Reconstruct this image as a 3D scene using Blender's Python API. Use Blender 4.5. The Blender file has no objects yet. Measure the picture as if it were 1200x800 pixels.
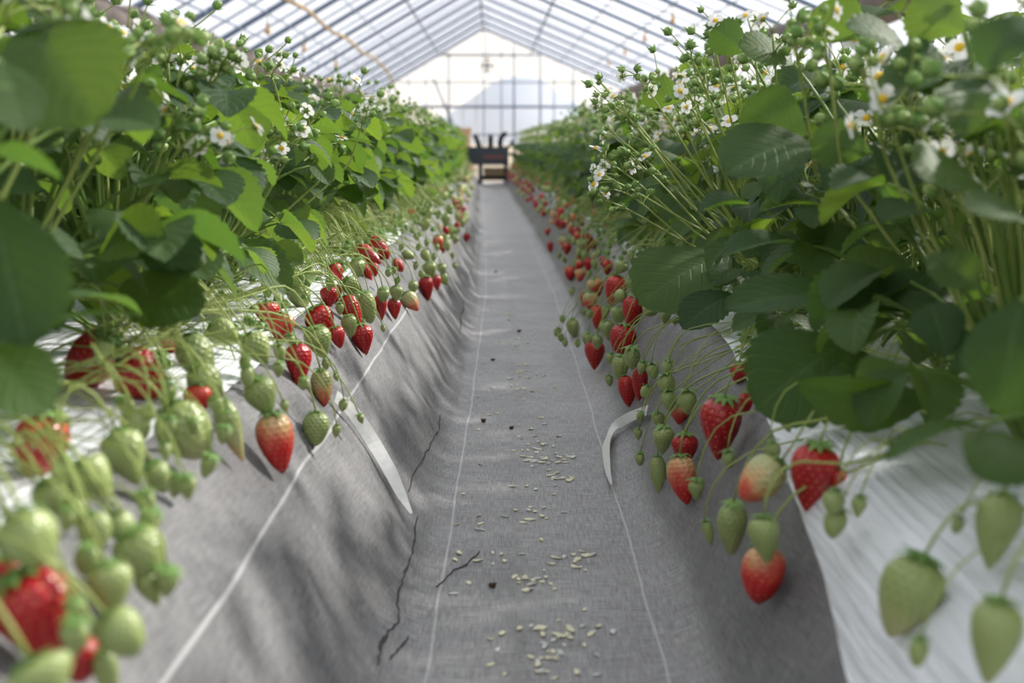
import bpy, math, random
import numpy as np
from mathutils import Vector, Matrix, noise

sc = bpy.context.scene
COL = sc.collection
PI = math.pi

# ------------------------------------------------------------------ camera
F = 1667.0                      # focal length in pixels of the 1200x800 frame
CAM = Vector((0.0, 0.0, 0.52))
VPX, VPY = 578.0, 168.0         # vanishing point of the path
cam = bpy.data.objects.new('camera', bpy.data.cameras.new('camera'))
COL.objects.link(cam)
cam.data.sensor_width = 36.0
cam.data.lens = F / 1200 * 36.0
cam.location = CAM
cam.rotation_euler = (PI / 2 - math.atan((400 - VPY) / F), 0, -math.atan((600 - VPX) / F))
cam.data.clip_start = 0.02
cam.data.clip_end = 3000
cam.data.dof.use_dof = True
cam.data.dof.focus_distance = 2.3
cam.data.dof.aperture_fstop = 5.3
sc.camera = cam
CROT = cam.rotation_euler.to_matrix()

# ------------------------------------------------------------------ light
wd = bpy.data.worlds.new('sky'); sc.world = wd
wd.use_nodes = True
bg = wd.node_tree.nodes['Background']
bg.inputs['Color'].default_value = (0.93, 0.95, 1.0, 1)
bg.inputs['Strength'].default_value = 0.92
sun = bpy.data.objects.new('sun', bpy.data.lights.new('sun', 'SUN'))
COL.objects.link(sun)
sun.data.energy = 6.2
sun.data.color = (1.0, 0.95, 0.87)
sun.data.angle = math.radians(3.5)
SUNDIR = Vector((0.62, 0.40, 0.52)).normalized()
sun.rotation_euler = SUNDIR.to_track_quat('Z', 'Y').to_euler()
sc.view_settings.view_transform = 'Standard'
sc.view_settings.look = 'None'
sc.view_settings.gamma = 1
sc.view_settings.use_curve_mapping = False
sc.view_settings.exposure = 0.38
sc.cycles.use_denoising = True
sc.cycles.max_bounces = 8
sc.cycles.diffuse_bounces = 4
sc.cycles.glossy_bounces = 2
sc.cycles.transmission_bounces = 5
sc.cycles.transparent_max_bounces = 10
sc.cycles.sample_clamp_indirect = 6

# ------------------------------------------------------------------ helpers
def ray(px, py):
    """world direction through a photograph pixel, with y (depth) = 1"""
    v = CROT @ Vector(((px - 600) / F, (400 - py) / F, -1.0))
    return v / v.y

def at(px, py, d):
    return CAM + ray(px, py) * d

def project(p):
    v = CROT.transposed() @ (Vector(p) - CAM)
    if v.z > -0.05: return None
    return 600 + F * v.x / -v.z, 400 - F * v.y / -v.z

def lerp(pts, x):
    if x <= pts[0][0]: return pts[0][1]
    for (a, b), (c, e) in zip(pts, pts[1:]):
        if x <= c: return b + (e - b) * (x - a) / (c - a)
    return pts[-1][1]

def smooth(a, b, x):
    t = min(1, max(0, (x - a) / (b - a))); return t * t * (3 - 2 * t)

class MB:
    """collects geometry of one mesh"""
    def __init__(s): s.v = []; s.f = []; s.m = []; s.uv = None; s.at = None
    def add(s, v, f, mi=0):
        o = len(s.v); s.v += [tuple(p) for p in v]
        s.f += [tuple(i + o for i in q) for q in f]; s.m += [mi] * len(f)
    def tube(s, pts, r, n=5, mi=0, cap=True):
        pts = [Vector(p) for p in pts]
        R = r if isinstance(r, (list, tuple)) else [r] * len(pts)
        t0 = (pts[1] - pts[0]).normalized()
        a = t0.orthogonal().normalized()
        V = []
        for i, p in enumerate(pts):
            t = (pts[min(i + 1, len(pts) - 1)] - pts[max(i - 1, 0)])
            if t.length < 1e-9: t = t0
            t.normalize()
            a = (a - t * a.dot(t))
            if a.length < 1e-6: a = t.orthogonal()
            a.normalize(); b = t.cross(a)
            for k in range(n):
                w = 2 * PI * k / n
                V.append(p + (a * math.cos(w) + b * math.sin(w)) * R[i])
        Fc = []
        for i in range(len(pts) - 1):
            for k in range(n):
                k2 = (k + 1) % n
                Fc.append((i * n + k, i * n + k2, (i + 1) * n + k2, (i + 1) * n + k))
        if cap:
            Fc.append(tuple(range(n))[::-1]); Fc.append(tuple((len(pts) - 1) * n + k for k in range(n)))
        s.add(V, Fc, mi)
    def box(s, lo, hi, mi=0, M=None):
        x0, y0, z0 = lo; x1, y1, z1 = hi
        V = [Vector(p) for p in ((x0,y0,z0),(x1,y0,z0),(x1,y1,z0),(x0,y1,z0),(x0,y0,z1),(x1,y0,z1),(x1,y1,z1),(x0,y1,z1))]
        if M: V = [M @ p for p in V]
        s.add(V, [(0,3,2,1),(4,5,6,7),(0,1,5,4),(1,2,6,5),(2,3,7,6),(3,0,4,7)], mi)
    def lathe(s, prof, n=16, mi=0, M=None):
        V = []
        for r, z in prof:
            for k in range(n):
                w = 2 * PI * k / n; V.append(Vector((r * math.cos(w), r * math.sin(w), z)))
        if M: V = [M @ p for p in V]
        Fc = []
        for i in range(len(prof) - 1):
            for k in range(n):
                k2 = (k + 1) % n; Fc.append((i*n+k, i*n+k2, (i+1)*n+k2, (i+1)*n+k))
        s.add(V, Fc, mi)
    def merge(s, mesh, M, mi=None):
        """append an existing mesh, transformed; material index kept unless given"""
        o = len(s.v)
        s.v += [tuple(M @ v.co) for v in mesh.vertices]
        for p in mesh.polygons:
            s.f.append(tuple(i + o for i in p.vertices)); s.m.append(p.material_index if mi is None else mi)
    def mesh(s, name, mats, smooth_=True):
        me = bpy.data.meshes.new(name)
        me.from_pydata(s.v, [], s.f)
        for m in mats: me.materials.append(m)
        if any(s.m): me.polygons.foreach_set('material_index', s.m)
        if smooth_: me.polygons.foreach_set('use_smooth', [True] * len(s.f))
        me.update()
        return me

def link(name, me, parent=None, M=None):
    o = bpy.data.objects.new(name, me); COL.objects.link(o)
    if parent is not None: o.parent = parent
    if M is not None: o.matrix_basis = M
    return o

def tag(o, label=None, cat=None, group=None, kind=None):
    if label: o['label'] = label
    if cat: o['category'] = cat
    if group: o['group'] = group
    if kind: o['kind'] = kind
    return o

# ------------------------------------------------------------------ materials
class NT:
    def __init__(s, name):
        s.m = bpy.data.materials.new(name); s.m.use_nodes = True
        s.t = s.m.node_tree; s.t.nodes.clear()
        s.out = s.n('ShaderNodeOutputMaterial')
    def n(s, typ, **kw):
        nd = s.t.nodes.new(typ)
        for k, v in kw.items():
            if k.startswith('i_'):
                nd.inputs[k[2:].replace('_', ' ')].default_value = v
            else: setattr(nd, k, v)
        return nd
    def l(s, a, b): s.t.links.new(a, b)
    def math(s, op, a, b=None, c=None, clamp=False):
        nd = s.n('ShaderNodeMath', operation=op, use_clamp=clamp)
        for i, x in enumerate((a, b, c)):
            if x is None: continue
            if isinstance(x, (int, float)): nd.inputs[i].default_value = x
            else: s.l(x, nd.inputs[i])
        return nd.outputs[0]
    def mix(s, fac, a, b, blend='MIX'):
        nd = s.n('ShaderNodeMix', data_type='RGBA', blend_type=blend)
        for i, x in ((0, fac), (6, a), (7, b)):
            if isinstance(x, (int, float)): nd.inputs[i].default_value = x
            elif isinstance(x, tuple): nd.inputs[i].default_value = x if len(x) == 4 else x + (1,)
            else: s.l(x, nd.inputs[i])
        return nd.outputs[2]
    def sstep(s, a, b, x):
        nd = s.n('ShaderNodeMapRange', interpolation_type='SMOOTHSTEP')
        s.l(x, nd.inputs[0]); nd.inputs[1].default_value = a; nd.inputs[2].default_value = b
        return nd.outputs[0]
    def noise(s, vec, scale, detail=2, rough=.5):
        nd = s.n('ShaderNodeTexNoise'); nd.inputs['Scale'].default_value = scale
        nd.inputs['Detail'].default_value = detail; nd.inputs['Roughness'].default_value = rough
        if vec is not None: s.l(vec, nd.inputs['Vector'])
        return nd.outputs['Fac']
    def coord(s, k='Object'): return s.n('ShaderNodeTexCoord').outputs[k]
    def scalev(s, v, sc_):
        nd = s.n('ShaderNodeMapping'); s.l(v, nd.inputs['Vector']); nd.inputs['Scale'].default_value = sc_
        return nd.outputs[0]
    def pbsdf(s, color, rough=.5, spec=.5, metal=0, bump=None, bdist=.001, bstr=1, coat=0):
        p = s.n('ShaderNodeBsdfPrincipled')
        for k, x in (('Base Color', color), ('Roughness', rough)):
            if isinstance(x, tuple): p.inputs[k].default_value = x if len(x) == 4 else x + (1,)
            elif isinstance(x, (int, float)): p.inputs[k].default_value = x
            else: s.l(x, p.inputs[k])
        p.inputs['Specular IOR Level'].default_value = spec; p.inputs['Metallic'].default_value = metal
        p.inputs['Coat Weight'].default_value = coat
        if bump is not None:
            b = s.n('ShaderNodeBump'); b.inputs['Distance'].default_value = bdist; b.inputs['Strength'].default_value = bstr
            s.l(bump, b.inputs['Height']); s.l(b.outputs[0], p.inputs['Normal'])
        return p.outputs[0]
    def mixs(s, f, a, b):
        nd = s.n('ShaderNodeMixShader')
        if isinstance(f, (int, float)): nd.inputs[0].default_value = f
        else: s.l(f, nd.inputs[0])
        s.l(a, nd.inputs[1]); s.l(b, nd.inputs[2]); return nd.outputs[0]
    def done(s, sh): s.l(sh, s.out.inputs['Surface']); return s.m

def plain(name, col, rough=.6, spec=.4, metal=0, var=.15, scale=30):
    t = NT(name)
    n = t.noise(t.coord(), scale, 3)
    d = tuple(c * (1 - var) for c in col); b = tuple(min(1, c * (1 + var)) for c in col)
    return t.done(t.pbsdf(t.mix(n, d, b), rough, spec, metal))

def leaf_material():
    t = NT('leaf')
    uv = t.n('ShaderNodeUVMap').outputs[0]
    sx = t.n('ShaderNodeSeparateXYZ'); t.l(uv, sx.inputs[0])
    u, v = sx.outputs[0], sx.outputs[1]
    av = t.math('ABSOLUTE', t.math('MULTIPLY_ADD', v, 2, -1))
    ph = t.math('FRACT', t.math('MULTIPLY', t.math('MULTIPLY_ADD', av, -.33, u), 8))
    vd = t.math('ABSOLUTE', t.math('SUBTRACT', ph, .5))
    vein = t.math('SUBTRACT', 1, t.sstep(.0, .13, vd))
    mid = t.math('SUBTRACT', 1, t.sstep(.0, .06, av))
    vm = t.math('MAXIMUM', t.math('MULTIPLY', vein, .55), mid)
    rnd = t.n('ShaderNodeObjectInfo').outputs['Random']
    ns = t.noise(t.coord(), 14, 4, .6)
    top = t.mix(rnd, (.019, .052, .019), (.052, .105, .024))
    top = t.mix(t.math('MULTIPLY', ns, .5), top, (.045, .085, .038))
    top = t.mix(t.math('MULTIPLY', vm, .65), top, (.12, .19, .07))
    und = t.mix(rnd, (.085, .15, .07), (.13, .20, .085))
    und = t.mix(t.math('MULTIPLY', vm, .5), und, (.28, .36, .16))
    bf = t.n('ShaderNodeNewGeometry').outputs['Backfacing']
    col = t.mix(bf, top, und)
    bumph = t.math('ADD', t.math('MULTIPLY', vein, -.6), t.math('MULTIPLY', ns, .5))
    p = t.pbsdf(col, .55, .28, 0, bumph, .0018, .8)
    tr = t.n('ShaderNodeBsdfTranslucent')
    tc = t.mix(rnd, (.10, .215, .018), (.24, .37, .03))
    tc = t.mix(t.math('MULTIPLY', vm, .6), tc, (.07, .16, .015))
    t.l(tc, tr.inputs['Color'])
    return t.done(t.mixs(.38, p, tr.outputs[0]))

def berry_material():
    t = NT('strawberry_skin')
    ripe = t.n('ShaderNodeAttribute', attribute_type='OBJECT', attribute_name='ripe').outputs['Fac']
    uv = t.n('ShaderNodeUVMap').outputs[0]
    sx = t.n('ShaderNodeSeparateXYZ'); t.l(uv, sx.inputs[0])
    v = sx.outputs[1]                        # 0 at the calyx, 1 at the tip
    seed = t.n('ShaderNodeAttribute', attribute_type='GEOMETRY', attribute_name='seed').outputs['Fac']
    ns = t.noise(t.coord(), 2.1, 2)
    x = t.math('ADD', t.math('MULTIPLY', t.math('SUBTRACT', v, .5), .55), t.math('MULTIPLY', t.math('SUBTRACT', ns, .5), .5))
    x = t.math('ADD', x, t.math('MULTIPLY_ADD', ripe, 1.7, -.35))
    r = t.n('ShaderNodeValToRGB'); t.l(x, r.inputs[0])
    e = r.color_ramp.elements
    e[0].position = 0.0; e[0].color = (.27, .335, .115, 1)
    e[1].position = 1.0; e[1].color = (.36, .006, .010, 1)
    for p, c in ((.28, (.41, .40, .18, 1)), (.45, (.62, .33, .15, 1)), (.62, (.60, .09, .055, 1)), (.8, (.52, .018, .018, 1))):
        q = e.new(p); q.color = c
    sc_ = t.mix(t.sstep(.3, .8, x), (.15, .20, .03), (.70, .40, .08))
    col = t.mix(t.math('MULTIPLY', t.sstep(.50, .85, seed), .9), r.outputs[0], sc_)
    p = t.pbsdf(col, .33, .5, 0, t.noise(t.coord(), 9, 3), .001, .3)
    return t.done(p)

def green_material(name, a, b, rough=.55, trans=0.0):
    t = NT(name)
    rnd = t.n('ShaderNodeObjectInfo').outputs['Random']
    ns = t.noise(t.coord(), 60, 2)
    col = t.mix(t.math('MULTIPLY_ADD', ns, .6, t.math('MULTIPLY', rnd, .4)), a, b)
    p = t.pbsdf(col, rough, .4)
    if trans:
        tr = t.n('ShaderNodeBsdfTranslucent'); t.l(col, tr.inputs['Color'])
        p = t.mixs(trans, p, tr.outputs[0])
    return t.done(p)

def mat_material():
    """woven grey weed mat; uv in metres (x across the profile, y along the path)"""
    t = NT('woven_mat')
    uv = t.n('ShaderNodeUVMap').outputs[0]
    sx = t.n('ShaderNodeSeparateXYZ'); t.l(uv, sx.inputs[0])
    u, v = sx.outputs[0], sx.outputs[1]
    fu = t.noise(t.scalev(uv, (600, 24, 1)), 1, 3, .65)     # threads along the path
    fv = t.noise(t.scalev(uv, (24, 520, 1)), 1, 3, .65)     # threads across
    big = t.noise(uv, 5, 4, .6)
    stain = t.noise(t.scalev(uv, (16, 5, 1)), 1, 5, .65)
    h = t.math('ADD', fu, fv)
    tone = t.math('ADD', t.math('MULTIPLY_ADD', h, 1.15, -.62), t.math('MULTIPLY_ADD', big, .5, -.25))
    c = t.mix(t.sstep(.05, .95, tone), (.11, .109, .113), (.40, .395, .40))
    c = t.mix(t.math('MULTIPLY', t.sstep(.55, .8, stain), .35), c, (.40, .37, .335))
    # dark worn scratches between the threads
    sc1 = t.noise(t.scalev(uv, (34, 300, 1)), 1, 2, .7)
    c = t.mix(t.math('MULTIPLY', t.sstep(.60, .70, sc1), .6), c, (.04, .04, .042))
    sc2 = t.noise(t.scalev(uv, (330, 30, 1)), 1, 2, .7)
    c = t.mix(t.math('MULTIPLY', t.sstep(.62, .70, sc2), .5), c, (.045, .045, .047))
    # shade painted into the colour: bed sides darkened, path strip kept light, patchy border
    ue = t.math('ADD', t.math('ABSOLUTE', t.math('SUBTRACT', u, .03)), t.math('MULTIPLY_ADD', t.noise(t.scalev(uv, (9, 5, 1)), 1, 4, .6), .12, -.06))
    unshaded = t.math('SUBTRACT', 1, t.sstep(.12, .24, ue))
    c = t.mix(1.0, c, t.mix(unshaded, (.62, .62, .625), (1.0, .99, .985)), 'MULTIPLY')
    wob = t.math('MULTIPLY_ADD', t.noise(t.scalev(uv, (0, 3, 1)), 1, 3), .010, -.005)
    uw = t.math('ADD', u, wob)
    ln = None
    for pos, w in ((-.088, .0016), (.150, .0014), (-.318, .0020)):
        k = t.math('SUBTRACT', 1, t.sstep(w * .6, w * 1.3, t.math('ABSOLUTE', t.math('SUBTRACT', uw, pos))))
        ln = k if ln is None else t.math('MAXIMUM', ln, k)
    c = t.mix(t.math('MULTIPLY', ln, .6), c, (.56, .56, .56))
    return t.done(t.pbsdf(c, .48, .4, 0, h, .0014, .8))

def film_material():
    t = NT('white_mulch_film')
    uv = t.n('ShaderNodeUVMap').outputs[0]
    ns = t.noise(t.scalev(uv, (14, 3, 1)), 1, 4, .6)
    rip = t.noise(t.scalev(uv, (90, 2.5, 1)), 1, 3, .6)
    c = t.mix(ns, (.70, .73, .77), (.82, .84, .87))
    return t.done(t.pbsdf(c, .33, .5, 0, t.math('ADD', rip, ns), .010, .8))

def sheet_material(name, tint, opaque=.2, white=(.9, .91, .95)):
    """clear greenhouse sheet: mostly see-through, a little milky"""
    t = NT(name)
    tp = t.n('ShaderNodeBsdfTransparent'); tp.inputs['Color'].default_value = tint + (1,)
    tl = t.n('ShaderNodeBsdfTranslucent'); tl.inputs['Color'].default_value = white + (1,)
    ns = t.noise(t.scalev(t.coord(), (.6, .6, .6)), 1, 3)
    return t.done(t.mixs(t.math('MULTIPLY_ADD', ns, opaque * .8, opaque * .6), tp.outputs[0], tl.outputs[0]))

M = {}
M['leaf'] = leaf_material()
M['berry'] = berry_material()
M['stem'] = green_material('stem_green', (.26, .36, .08), (.44, .50, .16), .45, .2)
M['petiole'] = green_material('petiole_green', (.11, .21, .035), (.22, .33, .07), .5, .2)
M['calyx'] = green_material('calyx_green', (.10, .22, .05), (.24, .38, .10), .6, .25)
M['fruitlet'] = green_material('fruitlet_green', (.16, .27, .06), (.34, .42, .14), .5)
M['petal'] = green_material('petal_white', (.80, .81, .78), (.92, .92, .90), .6, .3)
M['pollen'] = plain('pollen_yellow', (.75, .50, .05), .8, .2)
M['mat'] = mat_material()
M['film'] = film_material()
M['roof'] = sheet_material('roof_sheet', (.95, .955, .97), .16)
M['gable'] = sheet_material('gable_sheet', (1.0, .95, .87), .22, (.95, .88, .78))
M['pipe'] = plain('galvanised_pipe', (.13, .18, .27), .5, .4, .1)
M['ribbon'] = plain('ribbon_plastic', (.66, .66, .64), .55, .4, var=.15, scale=120)
M['dry'] = plain('dry_petal', (.80, .76, .56), .8, .2, var=.25, scale=300)
M['brown'] = plain('dried_brown', (.07, .045, .028), .8, .2, var=.4, scale=400)
M['curtain'] = plain('rolled_screen', (.15, .13, .12), .9, .1, var=.4, scale=5)
M['cart'] = plain('cart_paint', (.045, .055, .07), .5, .4)
M['black'] = plain('black_rubber', (.012, .012, .013), .6, .3)
M['pink'] = plain('faded_red_print', (.20, .075, .085), .6, .3)
M['board'] = plain('cardboard', (.50, .36, .22), .8, .2)
M['rope'] = plain('tan_hose', (.42, .31, .17), .7, .3)
M['amber'] = plain('amber_glass', (.50, .30, .10), .4, .5)
M['soil'] = plain('dry_soil', (.33, .28, .22), .95, .1, var=.3, scale=.8)
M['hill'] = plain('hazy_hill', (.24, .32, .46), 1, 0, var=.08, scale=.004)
M['white'] = plain('white_paint', (.75, .75, .74), .5, .4)

# ------------------------------------------------------------------ path and bed shape
BEND = [(-1, .0), (.0, .0), (1.4, .022), (3, .045), (5, .062), (9, .04), (14, -.01), (18, -.045), (22, -.06)]
def cx(d): return lerp(BEND, d)

# right half: list of (x, z) from the path's middle line outwards; left half mirrored with its own numbers
PROF_L = [(0, 0), (.085, .0), (.112, .004), (.135, .020), (.158, .05), (.215, .14), (.262, .215), (.285, .243), (.32, .258),
          (.42, .266), (.70, .272), (1.02, .262), (1.10, .235), (1.20, .0), (1.24, -.01)]
PROF_R = [(0, 0), (.13, .0), (.165, .003), (.195, .016), (.212, .05), (.248, .12), (.275, .172), (.295, .200), (.325, .214),
          (.42, .224), (.70, .235), (1.02, .225), (1.10, .20), (1.20, .0), (1.24, -.01)]
def arclen(P):
    s = [0]
    for a, b in zip(P, P[1:]): s.append(s[-1] + math.hypot(b[0] - a[0], b[1] - a[1]))
    return s
ARC = {-1: arclen(PROF_L), 1: arclen(PROF_R)}
PR = {-1: PROF_L, 1: PROF_R}
def prof(side, s):
    P, A = PR[side], ARC[side]
    s = min(max(s, 0), A[-1] - 1e-6)
    for i in range(len(A) - 1):
        if s <= A[i + 1]:
            t = (s - A[i]) / (A[i + 1] - A[i]); break
    # Catmull-Rom through the points for soft corners
    p0, p1, p2, p3 = P[max(i - 1, 0)], P[i], P[i + 1], P[min(i + 2, len(P) - 1)]
    def cr(k):
        m1 = (p2[k] - p0[k]) * .5; m2 = (p3[k] - p1[k]) * .5
        L = A[i + 1] - A[i]
        l0 = A[i] - A[max(i - 1, 0)] or L; l2 = A[min(i + 2, len(A) - 1)] - A[i + 1] or L
        m1 = (p2[k] - p0[k]) / (L + l0) * L; m2 = (p3[k] - p1[k]) / (L + l2) * L
        t2, t3 = t * t, t * t * t
        return (2*t3 - 3*t2 + 1) * p1[k] + (t3 - 2*t2 + t) * m1 + (-2*t3 + 3*t2) * p2[k] + (t3 - t2) * m2
    return cr(0), cr(1)
def prof_n(side, s):
    a = prof(side, s - .004); b = prof(side, s + .004)
    dx, dz = b[0] - a[0], b[1] - a[1]; L = math.hypot(dx, dz) or 1
    return -dz / L, dx / L
SH = {-1: ARC[-1][7], 1: ARC[1][7]}          # arc length at the shoulder
WALL0 = {-1: ARC[-1][3], 1: ARC[1][3]}

def wrinkle(side, s, d):
    """offset of the mat along its normal"""
    S = side * 7.3
    w0, w1 = WALL0[side], SH[side]
    wall = smooth(w0 - .03, w0 + .05, s) * (1 - smooth(w1 + .02, w1 + .12, s))
    k = noise.noise(Vector((S + s * 2.2, d * 3.2, 0))) * .014 + noise.noise(Vector((S + s * 5, d * 8.5, 3))) * .005
    k += noise.noise(Vector((S + s * 9, d * 1.2, 9))) * .004
    low = noise.noise(Vector((S, d * 1.1, 5)))
    fold = smooth(2.5, 4, d) * max(0, noise.noise(Vector((S + s, d * 1.9, 11)))) * .05 if side < 0 else smooth(3, 5, d) * max(0, noise.noise(Vector((S + s, d * 1.7, 17)))) * .03
    base = (noise.noise(Vector((S + s * 6, d * 2.5, 21))) * .003 + .0012 * noise.noise(Vector((s * 30, d * 14, 2))))
    bump = .006 * math.exp(-((s - w0 + .01) / .012) ** 2) * max(0, noise.noise(Vector((S, d * 9, 31))) + .2)
    return wall * (k + fold * .8) + base + bump

def bed_point(side, s, d, off=0.0):
    x, z = prof(side, s); nx, nz = prof_n(side, s)
    o = wrinkle(side, s, d) + off
    return Vector((side * (x + nx * o) + cx(d), d, z + nz * o))

def dsteps(a, b, near=.022, grow=.012):
    r = [a]
    while r[-1] < b: r.append(r[-1] + near + max(0, r[-1]) * grow)
    return r

def hit_bed(px, py, clear=0.0, side=None):
    """where the pixel's ray meets the bed or path, then drawn back until 'clear' away from it"""
    r = ray(px, py)
    side = side or (1 if px > VPX + 15 else -1)
    P = PR[side]; A = ARC[side]
    segs = list(zip(P, P[1:]))
    def dist(d):
        p = CAM + r * d
        x = (p.x - cx(d)) * side; z = p.z; best = 9; sgn = 1
        for (a, b) in segs:
            ex, ez = b[0] - a[0], b[1] - a[1]; L2 = ex * ex + ez * ez
            t = max(0, min(1, ((x - a[0]) * ex + (z - a[1]) * ez) / L2))
            qx, qz = x - a[0] - ex * t, z - a[1] - ez * t
            D = math.hypot(qx, qz)
            if D < best:
                best = D; sgn = 1 if (-ez * qx + ex * qz) >= 0 else -1
        return best * sgn
    d = .35
    while d < 25 and dist(d) > clear: d += max(.004, (dist(d) - clear) * .5)
    return CAM + r * d, d

def nearest_s(side, x, z):
    best = (9, 0)
    for i in range(400):
        s_ = ARC[side][10] * i / 399; q = prof(side, s_); best = min(best, (math.hypot(q[0] - x, q[1] - z), s_))
    return best[1]

def bed_xz(side, x):
    """z of the bed surface at lateral distance x"""
    return lerp([(p[0], p[1]) for p in PR[side]], x)

# ------------------------------------------------------------------ setting: ground, mat, films, greenhouse shell
Y0, Y1 = -1.2, 18.6
mb = MB(); mb.add([(-300, -60, -.03), (300, -60, -.03), (300, 900, -.03), (-300, 900, -.03)], [(0, 1, 2, 3)])
link('ground', mb.mesh('ground', [M['soil']]))['kind'] = 'structure'

def sheet(name, rows, uvs, mat, thick=0.0):
    """grid mesh from rows of points, with uv; optional thickness downwards"""
    n = len(rows[0]); V = [p for r in rows for p in r]; Fc = []
    for i in range(len(rows) - 1):
        for k in range(n - 1):
            Fc.append((i*n+k, i*n+k+1, (i+1)*n+k+1, (i+1)*n+k))
    b = MB(); b.add(V, Fc); me = b.mesh(name, [mat])
    ul = me.uv_layers.new(name='UVMap')
    flat = [u for r in uvs for u in r]
    idx = np.zeros(len(me.loops), dtype=np.int32); me.loops.foreach_get('vertex_index', idx)
    ul.data.foreach_set('uv', np.array(flat, dtype=np.float32)[idx].ravel())
    return me

ds = dsteps(Y0, Y1 + .6)
sl = [-(SH[-1] + .10) + i * (SH[-1] + .10) / 62 for i in range(62)]
sr = [i * (SH[1] + .10) / 62 for i in range(63)]
rows, uvs = [], []
for d in ds:
    rows.append([bed_point(-1, -s, d) for s in sl] + [bed_point(1, s, d) for s in sr])
    uvs.append([(s, d) for s in sl + sr])
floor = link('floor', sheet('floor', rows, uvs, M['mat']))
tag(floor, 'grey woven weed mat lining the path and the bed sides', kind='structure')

HEM_R = [(0.4, -.16), (.95, -.095), (1.15, -.06), (1.35, -.03), (1.7, .01), (2.2, .035), (3, .03), (20, .03)]
HEM_L = [(0.4, .05), (1.0, .05), (1.6, .03), (2.4, .04), (20, .035)]
for side, lab in ((-1, 'white plastic mulch film over the bed left of the path'), (1, 'white plastic mulch film over the bed right of the path')):
    H = HEM_L if side < 0 else HEM_R
    rows, uvs = [], []
    E = ARC[side][-1]
    for d in dsteps(Y0, Y1, .03, .015):
        h = SH[side] + lerp(H, d) + .010 * noise.noise(Vector((side * 9, d * 5, 1))) + .012 * noise.noise(Vector((side * 4, d * 1.7, 7)))
        r, q = [], []
        for k in range(46):
            t = k / 45; s = h + (E - h) * (t ** 1.6)
            lift = .0035 + .004 * max(0, noise.noise(Vector((s * 10, d * 3, side)))) * min(1, t * 6) + .004 * noise.noise(Vector((s * 16, d * 1.1, side * 5))) * min(1, t * 8) * .5
            r.append(bed_point(side, s, d, lift)); q.append((s, d))
        if side > 0: pass
        else: r = r[::-1]; q = q[::-1]
        rows.append(r); uvs.append(q)
    o = link('mulch_film', sheet('mulch_film', rows, uvs, M['film']))
    tag(o, lab, 'plastic film')

# greenhouse shell ---------------------------------------------------------
RID = Vector((-.24, 0, 3.42)); EL = Vector((-3.30, 0, 1.65)); ER = Vector((3.5, 0, 1.85))
GY0, GY1 = -3.0, 37.8
mb = MB()
NY = 24
for a, b in ((EL, RID), (RID, ER)):
    V = []
    for i in range(NY + 1):
        y = GY0 + (GY1 - GY0) * i / NY
        for k in range(9):
            p = a.lerp(b, k / 8); V.append((p.x, y, p.z + .03))
    mb.add(V, [(i*9+k, i*9+k+1, (i+1)*9+k+1, (i+1)*9+k) for i in range(NY) for k in range(8)])
ceiling = link('ceiling', mb.mesh('ceiling', [M['roof']])); ceiling['kind'] = 'structure'
tag(ceiling, 'milky clear plastic roof on steel-blue pipe frame')
for nm, e in (('wall_left', EL), ('wall_right', ER)):
    mb = MB(); V = []
    for i in range(NY + 1):
        y = GY0 + (GY1 - GY0) * i / NY; V += [(e.x, y, -.03), (e.x, y, e.z)]
    mb.add(V, [(2*i, 2*i+1, 2*i+3, 2*i+2) for i in range(NY)])
    link(nm, mb.mesh(nm, [M['roof']]))['kind'] = 'structure'
mb = MB(); mb.add([(EL.x, GY1, -.03), (ER.x, GY1, -.03), (ER.x, GY1, ER.z), (RID.x, GY1, RID.z + .03), (EL.x, GY1, EL.z)], [(0, 1, 2, 3, 4)])
wall_back = link('wall_back', mb.mesh('wall_back', [M['gable']])); wall_back['kind'] = 'structure'

def roof_pt(x, y, drop=0.0):
    if x < RID.x: t = (x - EL.x) / (RID.x - EL.x); z = EL.z + (RID.z - EL.z) * t
    else: t = (x - RID.x) / (ER.x - RID.x); z = RID.z + (ER.z - RID.z) * t
    return Vector((x, y, z - drop))
raf = MB(); raf.tube([Vector((EL.x, 0, 0)), EL, RID, ER, Vector((ER.x, 0, 0))], .036, 8)
raf = raf.mesh('rafter', [M['pipe']])
y = -1.0
while y < GY1 - .3:
    link('rafter', raf, ceiling, Matrix.Translation((0, y, 0))); y += 2.0
thin = MB(); thin.tube([roof_pt(EL.x + .02, 0, .01), roof_pt(RID.x, 0, .01), roof_pt(ER.x - .02, 0, .01)], .012, 6)
thin = thin.mesh('thin_hoop', [M['pipe']])
y = 0.0
while y < GY1 - .3:
    link('thin_hoop', thin, ceiling, Matrix.Translation((0, y, 0))); y += 2.0
for x, r in ((-2.9, .012), (-2.6, .010), (-1.95, .010), (-1.35, .022), (RID.x, .026), (1.0, .022), (1.7, .010), (2.32, .011), (2.75, .011)):
    p = MB(); a = roof_pt(x, GY0, .05); b = roof_pt(x, GY1, .05); p.tube([a, b], r, 6)
    link('purlin', p.mesh('purlin', [M['pipe']]), ceiling)
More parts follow.
